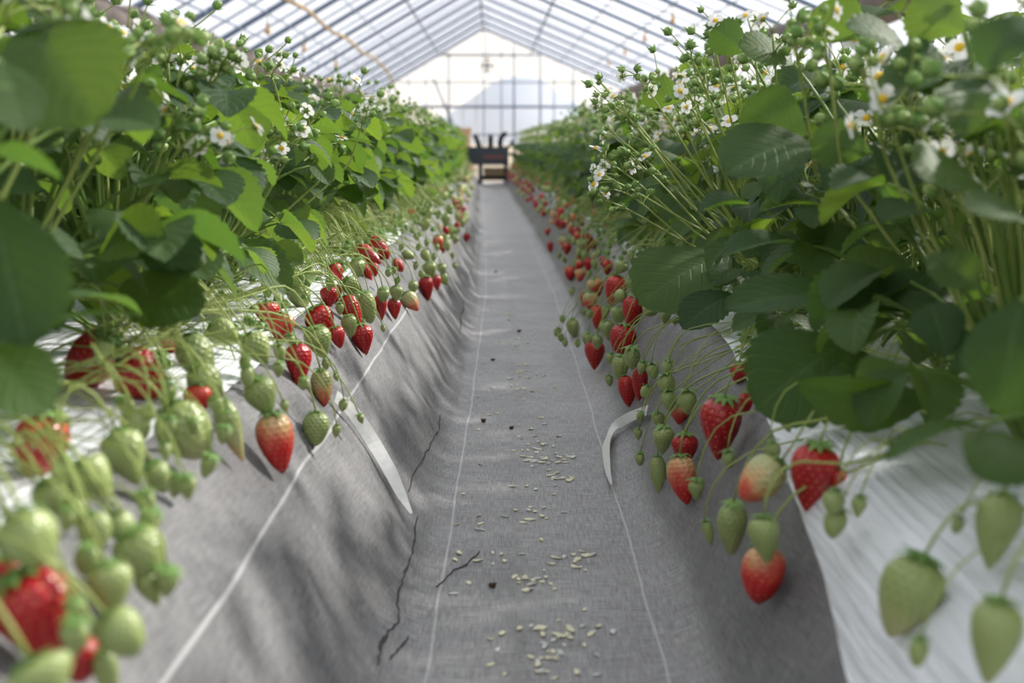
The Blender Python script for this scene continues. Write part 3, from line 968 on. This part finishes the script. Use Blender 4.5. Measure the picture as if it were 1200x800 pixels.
# hero leaves seen singly in the photograph: base pixel, tip pixel, depth at base and tip, width factor, normal hint (camera x, up, towards camera)
def hero_leaf(side, base, tip, d0, d1, wide=1.0, nrm=(0, .6, .8), mesh=0, pet=True):
    a = at(base[0], base[1], d0); c = at(tip[0], tip[1], d1)
    e = nearest_plant(side, (d0 + d1) / 2 + (.05 if d0 < 1 else 0))
    L = e.location
    n = Vector((nrm[0], -nrm[2], nrm[1]))
    b = MB()
    cr = Vector((0, 0, .015)); bl = a - L
    mid = cr.lerp(bl, .5) + Vector((0, 0, .05 + .15 * abs(bl.x)))
    p = bez(cr, cr.lerp(mid, .7), mid.lerp(bl, .4), bl, 9)
    b.tube(p, [.0030 - .0010 * i / 9 for i in range(10)], 6)
    o = link('leaf', b.mesh('leaf', [M['petiole']]), e)
    ln = (c - a).length
    T = Matrix.Translation(bl) @ basis(c - a, n) @ Matrix.Diagonal((ln * wide, ln, ln, 1))
    link('leaflet', LEAFLET_FLAT[mesh % 3], o, T)
def hero_stalk(side, base, tip, d0, d1, n, fl, seed):
    """one long flower stalk from low in the plant up to a spray of flowers and buds"""
    rg3 = random.Random(seed)
    a = at(base[0], base[1], d0); c = at(tip[0], tip[1], d1)
    e = nearest_plant(side, d0); L = e.location
    b = MB(); cr = Vector((0, 0, .015)); a = a - L; c = c - L
    p = bez(cr, cr.lerp(a, .6), a - (c - a) * .2, a, 4)[:-1] + bez(a, a.lerp(c, .35), a.lerp(c, .7) + Vector((0, 0, .012)), c, 9)
    b.tube(p, [.0021 - .0007 * i / (len(p) - 1) for i in range(len(p))], 5)
    ends = []
    ax = (c - a).normalized()
    for k in range(n):
        st = p[-1 - rg3.choice((0, 0, 1, 2, 3))]
        q = Vector((rg3.uniform(-1, 1), rg3.uniform(-1, 1), rg3.uniform(-.5, .6))) * rg3.uniform(.015, .04)
        en = st + ax * rg3.uniform(.005, .04) + q
        m = bez(st, st + ax * .012, en - ax * .01 + Vector((0, 0, .008)), en, 5)
        b.tube(m, .0011, 4)
        ends.append((m[-1], (q.normalized() + Vector((rg3.uniform(-.5, .5), rg3.uniform(-.2, .6), .35))).normalized()))
    o = link('flower_stalk', b.mesh('flower_stalk', [M['stem']]), e)
    for pt, dz in ends:
        f = rg3.random() < fl
        link('flower' if f else 'bud', rg3.choice(FLOWER if f else BUD), o, Matrix.Translation(pt) @ zbasis(dz) @ Matrix.Scale(rg3.uniform(.7, .95) if f else rg3.uniform(.55, .85), 4))
for i, (bx, by, tx, ty, d0) in enumerate((
    (832, 250, 706, 100, 2.45), (838, 255, 712, 118, 2.5), (828, 262, 738, 140, 2.4), (845, 250, 722, 132, 2.45), (850, 245, 748, 92, 2.4), (842, 235, 772, 88, 2.5),
    (835, 265, 728, 165, 2.35), (820, 268, 700, 205, 2.4), (815, 272, 712, 190, 2.45), (826, 270, 745, 190, 2.3), (860, 232, 792, 78, 2.3), (862, 228, 800, 110, 2.3),
    (870, 215, 812, 72, 2.2), (872, 212, 838, 60, 2.2), (885, 200, 850, 48, 2.1), (900, 190, 880, 38, 2.0), (915, 180, 905, 40, 1.9), (800, 282, 708, 235, 2.4), (806, 285, 730, 225, 2.4), (955, 200, 930, 45, 1.6), (985, 190, 965, 38, 1.5), (1040, 190, 1010, 90, 1.35), (1080, 250, 1030, 120, 1.3))):
    hero_stalk(1, (bx, by), (tx, ty), d0, d0 - .08, 6 + i % 5, .24, 900 + i)
for i, (bx, by, tx, ty, d0) in enumerate((
    (280, 262, 322, 168, 2.1), (285, 258, 335, 150, 2.1), (290, 255, 352, 152, 2.15), (278, 262, 310, 190, 2.05), (300, 250, 368, 140, 2.2), (170, 235, 205, 140, 1.5), (165, 240, 228, 158, 1.5),
    (160, 240, 248, 168, 1.55), (228, 150, 250, 88, 1.7), (232, 148, 262, 78, 1.7), (330, 130, 318, 92, 2.1), (150, 120, 180, 62, 1.3), (135, 110, 165, 55, 1.25), (60, 110, 68, 38, 1.1), (410, 190, 428, 140, 2.7), (380, 205, 395, 170, 2.5))):
    hero_stalk(-1, (bx, by), (tx, ty), d0, d0 - .05, 6 + i % 5, .22, 950 + i)
H = hero_leaf
# left bed
H(-1, (-8, 232), (28, 402), .95, .90, .82, (.2, .3, 1), 0)
H(-1, (28, 30), (108, 132), 1.05, 1.0, 1.1, (-.3, .8, .5), 1)
H(-1, (95, 20), (10, 50), 1.05, 1.1, 1.1, (0, .8, .5), 1)
H(-1, (2, 72), (28, 152), .92, .9, .9, (.5, .3, .8), 0)
H(-1, (-12, 178), (78, 200), .95, .95, .9, (0, .8, -.5), 1)
H(-1, (-25, 395), (52, 482), .93, .9, .85, (.2, .6, .8), 0)
H(-1, (115, 300), (180, 262), 1.3, 1.25, .9, (.1, .7, .6), 2)
H(-1, (165, 368), (85, 335), 1.15, 1.1, .7, (0, .95, .25), 1)
H(-1, (140, 335), (232, 362), 1.4, 1.35, .8, (.2, .4, .9), 0)
H(-1, (180, 305), (242, 285), 1.5, 1.45, .9, (0, .7, .6), 1)
H(-1, (262, 287), (343, 328), 2.0, 1.95, .62, (.2, .8, .45), 2)
H(-1, (300, 300), (352, 300), 2.05, 2.0, .7, (.1, .7, .6), 1)
# right bed
H(1, (856, 298), (748, 348), 2.35, 2.25, .92, (-.25, .75, .6), 0)
H(1, (860, 345), (800, 378), 2.2, 2.15, .85, (-.2, .7, .7), 1)
H(1, (992, 352), (856, 346), 1.55, 1.5, .60, (-.1, .75, .55), 1)
H(1, (992, 400), (888, 474), 1.45, 1.38, .95, (-.35, .35, .9), 0)
H(1, (1108, 458), (946, 470), 1.28, 1.2, .36, (0, -.6, .8), 1)
H(1, (1000, 360), (1050, 285), 1.45, 1.5, .8, (-.3, .5, .8), 1)
H(1, (1010, 365), (1120, 335), 1.4, 1.4, .7, (0, .8, .5), 2)
H(1, (1195, 350), (1170, 482), .86, .82, .8, (-.3, .1, 1), 0)
H(1, (1206, 20), (1150, 72), .82, .8, .95, (-.3, .5, .7), 1)
H(1, (945, 158), (868, 122), 1.62, 1.6, 1.0, (-.1, .2, -1), 0)
H(1, (945, 165), (856, 190), 1.6, 1.52, .85, (-.2, .55, .75), 1)
H(1, (1020, 178), (948, 162), 1.5, 1.5, .9, (0, .2, -1), 1)
H(1, (938, 288), (850, 282), 1.75, 1.7, .62, (-.1, .9, .4), 2)
H(1, (1150, 500), (1042, 520), 1.02, .97, .35, (0, .95, .3), 1)
H(1, (1215, 520), (1142, 548), .88, .84, .9, (-.1, .8, .5), 0)
H(1, (1015, 42), (952, 8), 1.6, 1.58, .95, (-.2, .5, -.8), 0)
H(1, (1065, 66), (1000, 22), 1.45, 1.42, .9, (-.2, .7, .6), 1)
H(1, (1125, 110), (1052, 62), 1.3, 1.28, .9, (-.1, .6, .7), 0)
H(1, (1130, 38), (1062, -6), 1.3, 1.28, .95, (-.2, .4, -.9), 1)
H(1, (1205, 130), (1128, 88), 1.1, 1.08, .9, (-.1, .8, .5), 2)
H(1, (875, 62), (832, 30), 2.0, 1.98, .9, (-.1, .3, -.9), 1)
H(1, (930, 75), (868, 48), 1.85, 1.82, .85, (-.1, .7, .6), 0)
H(1, (800, 118), (752, 104), 2.4, 2.38, .9, (-.1, .5, -.8), 1)
H(1, (1150, 215), (1075, 190), 1.2, 1.15, .85, (-.1, .75, .6), 0)
H(1, (1205, 260), (1140, 235), 1.0, .97, .85, (-.1, .75, .6), 1)
H(1, (1100, 255), (1040, 240), 1.35, 1.3, .8, (-.1, .85, .4), 2)
H(1, (1085, 300), (1145, 330), 1.2, 1.15, .8, (0, .6, .8), 1)
H(1, (1110, 420), (1090, 350), 1.2, 1.25, .8, (-.2, .6, .8), 0)

# ------------------------------------------------------------------ strawberries
# (px, py, width px, length px, ripeness 0..1, tilt of the tip in degrees (+ = to the right), how far forward of the bed in metres)
BL = [
 (47,527,72,84,.80,-10,0), (107,424,66,76,.92,-35,0), (168,441,62,66,.98,55,0), (200,398,36,34,.45,0,0), (232,422,54,62,.02,30,.02), (242,452,44,56,.02,25,.01),
 (232,470,36,40,.72,0,0), (218,506,68,72,.12,35,.01), (271,505,34,76,.28,18,.01), (148,536,60,68,.04,20,.01), (110,563,66,52,.02,50,.02),
 (36,632,76,74,.02,20,.04), (168,653,68,74,.05,20,.02), (129,689,60,62,.08,10,.03), (144,742,62,62,.0,40,.04), (42,722,104,112,.98,20,.0),
 (6,684,60,62,.95,0,0), (92,772,62,58,.95,10,.0), (50,800,92,60,.02,30,.04), (125,788,32,60,.1,5,.02),
 (262,390,38,34,.0,60,.02), (302,409,38,40,.02,35,.02), (330,385,34,36,.66,0,0), (312,366,32,26,.70,0,0), (350,428,36,52,1,5,.0), (374,402,34,39,.02,15,.02),
 (377,379,36,42,.85,25,.0), (396,395,20,26,.9,15,.015), (378,454,28,44,.42,5,.0), (308,466,42,48,.03,20,.02), (324,519,50,72,.60,8,.0), (370,502,33,40,.0,0,.0),
 (352,348,34,30,.16,20,0), (425,398,29,36,1,10,0), (413,366,26,42,.9,25,.005), (410,382,20,26,.02,10,.03), (430,360,25,38,.03,15,.015), (386,348,24,24,.92,0,0),
 (444,291,24,32,.97,50,0), (431,300,24,34,.92,65,.01), (438,316,14,16,.95,20,.01), (431,322,13,26,.9,20,0), (419,314,22,22,.05,0,.01), (413,337,23,27,.03,40,.02),
 (394,321,20,26,.9,20,0), (391,346,20,24,.92,0,0), (446,360,17,30,.82,5,0), (462,362,18,25,1,5,0), (449,346,17,18,.0,0,.02), (464,344,17,18,.0,0,.02),
 (482,354,22,25,.42,40,.0), (500,338,20,29,1,5,0), (512,331,11,18,1,5,0), (504,317,20,20,.02,10,.02), (518,316,13,14,.02,10,.01), (521,328,13,14,.02,30,.01),
 (499,300,13,15,.0,20,.01), (479,299,13,15,.0,70,.01), (484,336,13,14,.02,0,.01), (467,311,14,17,.8,40,0), (547,278,9,10,.95,0,0), (522,280,12,12,.05,0,0),
 (519,292,9,10,.8,0,0), (514,267,8,9,.6,0,0), (112,622,42,44,.02,15,.03), (60,584,46,44,.03,20,.02), (142,618,36,40,.04,25,.03), (176,690,34,44,.02,20,.02), (186,560,36,40,.04,20,.01), (160,500,38,40,.03,10,.02), (70,500,30,34,.03,10,.02),
 (350,284,22,28,.03,10,0), (376,297,18,17,.05,20,.01), (284,294,22,23,.05,20,0), (363,322,18,17,.05,0,.01),
]
BLs = [
 (197,475,24,24), (198,461,22,24), (265,491,18,18), (253,476,22,22), (262,510,22,22), (227,500,16,18), (196,502,24,26), (194,530,20,22), (243,547,26,28), (219,572,28,30), (206,570,26,28),
 (90,602,34,38), (78,610,24,28), (102,657,36,38), (195,684,36,36), (174,614,32,32), (171,590,28,28), (87,749,42,46), (87,716,28,28), (120,412,28,30), (148,478,24,26), (172,486,20,22), (70,555,26,40),
 (328,413,18,20), (326,433,18,18), (290,442,20,26), (356,450,16,14), (334,476,13,14), (394,505,13,15), (402,475,13,14), (423,491,11,12), (382,427,13,12), (394,442,9,10), (286,425,16,16), (341,400,15,16),
 (262,348,13,14), (426,378,6,8), (449,385,7,8), (402,300,10,10), (430,280,9,9), (455,320,9,9), (461,318,9,9), (466,329,9,9), (432,347,10,10), (398,362,12,14), (386,335,11,12), (418,348,10,11), (345,303,12,13), (306,322,14,15),
 (487,312,9,9), (494,322,9,9), (508,302,9,9), (512,290,8,8), (500,285,8,8), (490,290,8,8), (530,300,7,7), (533,312,7,7), (488,278,8,8), (470,290,8,8),
]
BRt = [
 (720,342,32,42,.85,-15,.0), (699,337,22,22,.55,10,0), (692,352,20,20,.5,0,.01), (701,373,16,34,.72,10,0), (684,352,9,20,.9,0,0), (712,313,15,18,.78,0,0), (727,314,19,17,.08,-30,.02),
 (751,321,24,27,.82,-30,.0), (741,365,27,37,1,-12,.0), (761,362,21,17,.12,-40,.01), (724,370,18,22,.05,0,.01), (727,347,18,14,.0,-60,.04), (672,385,19,24,.06,10,.0), (700,401,15,17,.0,0,.03),
 (689,399,16,20,.02,0,.03), (712,387,20,24,.05,10,.02), (697,416,28,34,1,0,0), (729,398,32,36,1,-10,.0), (727,432,23,32,.06,0,.02), (735,458,20,38,.82,10,0), (750,450,20,40,1,0,.0),
 (707,306,10,12,.9,0,0), (694,286,12,12,.85,0,0), (844,502,60,80,1,-4,.0), (800,562,40,58,.56,8,.0), (772,556,22,46,.10,5,.0), (777,516,30,34,.03,0,.02), (803,527,34,38,.95,0,0),
 (892,562,58,64,.42,-45,.03), (952,560,62,82,.9,-8,.0), (858,620,40,66,.16,0,.015), (896,632,44,56,.02,5,.03), (894,673,58,70,.60,-5,.0), (796,485,24,26,.62,0,0), (866,437,22,26,.9,0,0), (874,472,20,26,.9,0,0),
 (1064,700,78,104,.24,-18,.0), (1168,622,62,92,.03,-10,.02), (1164,752,70,104,.12,-8,.02), (983,566,20,34,.85,0,0),
 (664,292,14,14,.8,0,0), (680,300,13,14,.6,0,0), (672,272,12,12,.75,0,0), (655,262,11,12,.9,20,0), (660,282,12,12,.4,0,0), (645,290,9,14,.9,0,0), (642,272,8,10,.7,0,0), (668,320,14,18,.7,0,0), (680,322,15,16,.55,0,0),
]
BRs = [
 (653,389,10,10), (657,396,9,9), (662,402,9,9), (677,403,9,9), (659,374,8,8), (670,342,9,9), (697,311,11,12), (739,334,12,13), (780,371,15,17), (715,420,12,12), (714,446,12,13), (684,366,9,9), (691,369,10,10), (709,366,13,16),
 (741,420,24,26), (752,431,15,16), (765,435,17,18), (756,459,14,15), (782,453,24,28), (782,431,17,18), (978,613,34,36), (976,588,32,28), (1006,594,24,26), (830,624,18,30), (816,574,22,24), (750,538,15,16), (748,509,12,13), (750,489,12,13),
 (854,538,20,20), (772,492,18,18), (922,496,20,22), (806,472,26,28), (784,470,22,24), (906,528,24,22), (1076,764,28,36), (1122,616,18,20), (686,285,9,10), (702,296,9,9), (675,310,9,10), (690,322,9,9), (662,305,8,8), (655,300,8,8), (740,300,11,11), (765,298,12,12),
]
def word(r, small):
    if small: return 'tiny green'
    if r >= .93: return 'deep red ripe'
    if r >= .65: return 'bright red'
    if r >= .35: return 'pinkish half-ripe'
    if r >= .1: return 'pale blushing'
    return 'pale green unripe'
records = []
rs = random.Random(9)
def berry(px, py, wpx, lpx, ripe, tilt, fwd, small=False, side=None, d=None, low=False):
    side = side or (-1 if px < VPX else 1)
    _, d0 = hit_bed(px, py, 0.0, side)
    rad = wpx * d0 / F * .5
    c, dd = hit_bed(px, py, rad * .85 + fwd + .002, side)
    return place_berry(side, c, wpx * dd / F, lpx * dd / F, ripe, tilt, small, low)
def place_berry(side, c, w, L, ripe, tilt, small, low):
    dd = c.y
    w = min(max(w, .006), .058); L = min(max(L, .007), .075)
    tn = math.radians(tilt)
    tip = Vector((math.sin(tn), rs.uniform(-.25, .15), -math.cos(tn))).normalized()
    e = bpy.data.objects.new('strawberry' if not small else 'young_strawberry', None); COL.objects.link(e)
    top = c - tip * (L / 2)
    e.location = top
    Q = zbasis(-tip) @ Matrix.Rotation(rs.uniform(0, 6.28), 4, 'Z')
    if small:
        o = link('fruit', BERRY_LOW[rs.randrange(3)] if low else BERRY[rs.randrange(6)], e, Q @ Matrix.Diagonal((w * .9, w * .9, L, 1)))
        o['ripe'] = -.35 + rs.uniform(-.1, .1)
        cs = max(w * 1.25, .008)
        link('calyx', CALYX[rs.randrange(4)], e, Q @ Matrix.Diagonal((cs, cs, cs * 1.3, 1)))
    else:
        o = link('fruit', BERRY_LOW[rs.randrange(3)] if low else BERRY[rs.randrange(6)], e, Q @ Matrix.Diagonal((w, w, L, 1)))
        o['ripe'] = float(ripe) + rs.uniform(-.03, .03)
        cs = max(w * .9, .014)
        link('calyx', CALYX[rs.randrange(4)], e, Q @ Matrix.Diagonal((cs, cs, cs, 1)))
    pl = nearest_plant(side, dd + rs.uniform(-.15, .2) + (.12 if dd < 1.3 else 0))
    # stalk: up out of the calyx, over in an arch and back to the plant's crown
    z0 = Vector((0, 0, 0)); up = -tip * .016 + Vector((side * .004, 0, .008))
    root = pl.location + Vector((-side * rs.uniform(.02, .10), rs.uniform(-.05, .05), rs.uniform(.012, .05))) - top
    root.z = max(root.z, bed_xz(side, abs(root.x + top.x - cx(dd))) + .012 - top.z)
    m1 = up * 2.0 + Vector((side * .01, rs.uniform(-.02, .02), rs.uniform(.012, .035) * (.3 if dd < 1.3 else 1)))
    m2 = root * .55 + Vector((0, rs.uniform(-.03, .03), rs.uniform(.02, .05) * (.2 if dd < 1.3 else 1)))
    p = bez(z0, up * 1.2, m1, m1.lerp(m2, .45), 5)[:-1] + bez(m1.lerp(m2, .45), m2, root + Vector((-side * .03, 0, .015)), root, 6)
    # keep it above the bed
    for q in p:
        xx = (q.x + top.x - cx(dd)) * side; zz = bed_xz(side, xx) + .006
        if xx > .27 and q.z + top.z < zz: q.z = zz - top.z
    b = MB(); r = .0010 if small else .0014
    b.tube(p, r, 4); link('stem', b.mesh('stem', [M['stem']]), e)
    records.append((e, side, dd, word(ripe, small), small))
    return e
for t in BL: berry(*t)
for t in BRt: berry(*t)
for px, py, w, l in BLs: berry(px, py, w, l, 0, rs.uniform(-20, 20), .025 + rs.uniform(0, .02), True)
for px, py, w, l in BRs: berry(px, py, w, l, 0, rs.uniform(-20, 20), .02 + rs.uniform(0, .02), True)

# further away: scattered along the bed edges; the nearest ones singly, the rest as one mass
rf = random.Random(21)
far = []
for side in (-1, 1):
    d = 4.3
    while d < Y1 - .4:
        for k in range(3):
            dd = d + rf.uniform(-.08, .08)
            s = SH[side] + rf.choice((rf.uniform(-.11, -.02), rf.uniform(-.05, .06), rf.uniform(0, .12)))
            w = rf.uniform(.018, .036)
            p = bed_point(side, s, dd, w * .5 + rf.uniform(.002, .03))
            rp = rf.choice((0, .05, .1, .4, .6, .7, .8, .9, .95, 1.0)) if side > 0 else rf.choice((0, 0, 0, .03, .05, .05, .1, .35, .6, .9))
            far.append((side, p, w, w * rf.uniform(1.15, 1.45), rp))
        d += .17
far.sort(key=lambda t: t[1].y)
room = 296 - len(records)
near_n = len(records)
for side, p, w, L, rp in far[:room]:
    place_berry(side, p, w, L, rp, rf.uniform(-25, 25), False, True)
mm = {}
b = MB(); UV = []; SDm = []
mass_mats = []
def ripe_mat(i):
    t = NT('strawberry_skin_far'); 
    cols = [(.42, .48, .16), (.58, .34, .16), (.55, .06, .045), (.42, .010, .012)]
    return t.done(t.pbsdf(t.mix(t.noise(t.coord(), 40), tuple(c * .85 for c in cols[i]), cols[i]), .35, .5))
RM = [ripe_mat(i) for i in range(4)]
for side, p, w, L, rp in far[room:]:
    T = Matrix.Translation(p + Vector((0, 0, L / 2))) @ Matrix.Rotation(rf.uniform(-.5, .5), 4, 'Y') @ Matrix.Diagonal((w, w, L, 1))
    b.merge(BERRY_LOW[rf.randrange(3)], T, 0 if rp < .15 else 1 if rp < .5 else 2 if rp < .85 else 3)
tag(link('strawberry_mass', b.mesh('strawberry_mass', RM)), 'blurred distant strawberries along both bed edges at the far end', 'strawberries', None, 'stuff')

cnt = {}
for i, (e, side, dd, w, small) in sorted(enumerate(records), key=lambda t: t[1][2]):
    sn = 'left' if side < 0 else 'right'
    k = cnt[(sn, w)] = cnt.get((sn, w), 0) + 1
    tag(e, '%s strawberry on the %s bed edge, %s such from the near end' % (w, sn, nth(k)), 'strawberry',
        ('tiny green strawberries' if small else 'strawberries') + ' hanging from the %s bed' % sn)

# ------------------------------------------------------------------ ribbons, fallen petals and crumbs
def ribbon(pts, widths, lab, side):
    P = []
    for i, (px, py) in enumerate(pts):
        p, d = hit_bed(px, py, 0, side)
        P.append(bed_point(side, nearest_s(side, (p.x - cx(d)) * side, p.z), d, .012 + .002 * (i % 2)))
    # smooth resample
    Q, W = [], []
    n = len(P)
    for i in range(n - 1):
        p0, p1, p2, p3 = P[max(i-1, 0)], P[i], P[i+1], P[min(i+2, n-1)]
        for k in range(6):
            t = k / 6
            Q.append(.5 * ((2*p1) + (p2-p0)*t + (2*p0-5*p1+4*p2-p3)*t*t + (3*p1-p0-3*p2+p3)*t**3)); W.append(widths[i] + (widths[i+1] - widths[i]) * t)
    Q.append(P[-1]); W.append(widths[-1])
    b = MB(); V = []
    for i, q in enumerate(Q):
        t = (Q[min(i+1, len(Q)-1)] - Q[max(i-1, 0)]).normalized()
        view = (CAM - q).normalized(); nrm = Vector((-side * .45, -.75, .35)).normalized()
        s_ = t.cross(nrm).normalized(); nn = s_.cross(t).normalized()
        for a, h in ((-1, .0004), (0, .0007), (1, .0004), (1, -.0004), (0, -.0001), (-1, -.0004)):
            V.append(q + s_ * a * W[i] / 2 + nn * h)
    Fc = [(i*6+k, i*6+(k+1) % 6, (i+1)*6+(k+1) % 6, (i+1)*6+k) for i in range(len(Q)-1) for k in range(6)]
    Fc += [tuple(range(6))[::-1], tuple((len(Q)-1)*6+k for k in range(6))]
    b.add(V, Fc); 
    tag(link('plastic_ribbon', b.mesh('plastic_ribbon', [M['ribbon']], False)), lab, 'ribbon', 'loose ribbons on the bed sides')
ribbon([(384, 470), (406, 492), (428, 524), (446, 560), (458, 588), (469, 612)], [.016, .020, .021, .020, .015, .003], 'loose whitish plastic ribbon hanging on the left bed side', -1)
ribbon([(764, 483), (742, 492), (722, 508), (712, 530), (712, 556), (717, 578)], [.018, .021, .021, .019, .013, .003], 'loose whitish plastic ribbon hanging on the right bed side', 1)

def crease(pts, w):
    V = []; rg4 = random.Random(len(pts) * 7 + int(pts[0][0])); Q = []
    for (a, b_) in zip(pts, pts[1:]):
        for k in range(5):
            t = k / 5; Q.append((a[0] + (b_[0] - a[0]) * t + rg4.uniform(-1.2, 1.2), a[1] + (b_[1] - a[1]) * t))
    Q.append(pts[-1])
    n = len(Q)
    for i, (px, py) in enumerate(Q):
        p, d = hit_bed(px, py, 0, -1)
        s_ = nearest_s(-1, (p.x - cx(d)) * -1, p.z)
        ww = w * (.25 + rg4.random()) * math.sin(PI * (i + .5) / n) ** .5
        for k in (-1, 0, 1): V.append(bed_point(-1, max(.0005, s_ + k * ww / 2), d, .0006 + (.0018 if k == 0 else 0)))
    b = MB(); b.add(V, [(3*i+k, 3*i+k+1, 3*i+k+4, 3*i+k+3) for i in range(n - 1) for k in (0, 1)])
    link('crease', b.mesh('crease', [M['crease']]), floor)
M['crease'] = plain('mat_crease', (.06, .058, .058), .8, .2, var=.4, scale=200)
crease([(486, 606), (483, 632), (481, 650), (474, 672), (467, 694), (465, 731)], .0045)
crease([(466, 730), (454, 742), (446, 756), (441, 782)], .005)
crease([(563, 646), (547, 661), (533, 669), (510, 689)], .0035)
crease([(515, 485), (512, 506), (503, 522), (492, 545), (479, 575)], .003)
crease([(478, 748), (466, 762), (456, 774)], .003)
crease([(541, 352), (542, 372), (538, 388)], .006)
pv = []
for i in range(6):
    rg2 = random.Random(i); b = MB(); n = 7; V = [(0, 0, .001)]
    for k in range(n):
        w = 2 * PI * k / n; r = rg2.uniform(.6, 1.15); V.append((r * math.cos(w), .7 * r * math.sin(w), .25 * abs(math.sin(w + i))))
    Vb = [(x, y_, z + .3) for x, y_, z in V]
    b.add(V + Vb, [(0, 1 + (k + 1) % n, 1 + k) for k in range(n)] + [(n+1, n+2+k, n+2+(k+1) % n) for k in range(n)] + [(1+k, 1+(k+1) % n, n+2+(k+1) % n, n+2+k) for k in range(n)])
    pv.append(b.mesh('fallen_petal', [M['dry' if i % 3 else 'petal']]))
rp_ = random.Random(4)
spots = []
clusters = [(640, 540, 34, 9, 30), (632, 520, 26, 12, 16), (655, 560, 30, 10, 14), (640, 770, 40, 14, 14), (665, 745, 40, 14, 16), (675, 660, 30, 14, 12), (625, 600, 40, 14, 10), (640, 680, 34, 12, 10), (618, 440, 20, 16, 18), (605, 405, 18, 8, 12), (600, 365, 15, 9, 8)]
for x, y_, sx_, sy_, n in clusters:
    for k in range(n): spots.append((rp_.gauss(x, sx_ * .55), rp_.gauss(y_, sy_ * .55)))
for k in range(70):
    y_ = rp_.uniform(430, 795); t = (y_ - 170) / 630
    spots.append((598 + rp_.uniform(-.14, .20) * 630 * t, y_))
for px, py in spots:
    side = 1 if px > 598 else -1
    p, d = hit_bed(px, py, 0, side)
    p = Vector((p.x, p.y, .0))
    sx_ = (p.x - cx(d)) * side
    if sx_ < 0: side = -side; sx_ = -sx_
    q = bed_point(side, sx_, d, .0002)
    s_ = rp_.uniform(.0030, .0056)
    pk = rp_.randrange(6)
    o = link('fallen_petal', pv[pk], None, Matrix.Translation(q) @ Matrix.Rotation(rp_.uniform(0, 6.28), 4, 'Z') @ Matrix.Rotation(rp_.uniform(-.3, .3), 4, 'X') @ Matrix.Diagonal((s_ * rp_.uniform(1, 1.8), s_, s_, 1)))
    zone = 'near the front of the path' if py > 640 else 'in the scatter midway along the path' if py > 480 else 'beyond the petal scatter, further up the path'
    tag(o, 'tiny %s petal lying on grey mat %s' % ('cream dried' if pk % 3 else 'white fallen', zone), 'petal', 'petals scattered on the path')
cr_lab = ['dark brown withered blossom lying alone near the front of the path', 'dark crumb on the path, nearer of the pair at mid-distance', 'dark crumb on the path left of its twin at mid-distance', 'greenish dark crumb lying left of centre on the path', 'dark crumb on the path right of centre, beyond the petals', 'dark crumb lying far along the path']
for i, (px, py, w) in enumerate(((571, 688, 10), (597, 502, 6), (565, 494, 7), (576, 423, 5), (612, 390, 5), (580, 319, 4))):
    side = 1 if px > 598 else -1
    p, d = hit_bed(px, py, 0, side); s_ = w * d / F / 2
    q = bed_point(1 if p.x > cx(d) else -1, abs(p.x - cx(d)), d, s_ * .55)
    b = MB(); b.lathe([(0, -.6), (.6, -.5), (.9, 0), (.6, .5), (0, .65)], 8)
    for k in range(5):
        a = k * 1.256; b.tube([(0, 0, .3), (.7 * math.cos(a), .7 * math.sin(a), .7), (1.2 * math.cos(a), 1.2 * math.sin(a), .5)], [.22, .16, .03], 4)
    for j in range(len(b.v)):
        v = Vector(b.v[j]); b.v[j] = tuple(v * (1 + .3 * noise.noise(v * 2 + Vector((i, 0, 0)))))
    tag(link('withered_blossom', b.mesh('withered_blossom', [M['brown']]), None, Matrix.Translation(q) @ Matrix.Rotation(i, 4, 'Z') @ Matrix.Diagonal((s_ * 1.2, s_, s_ * .8, 1))), cr_lab[i], 'debris')
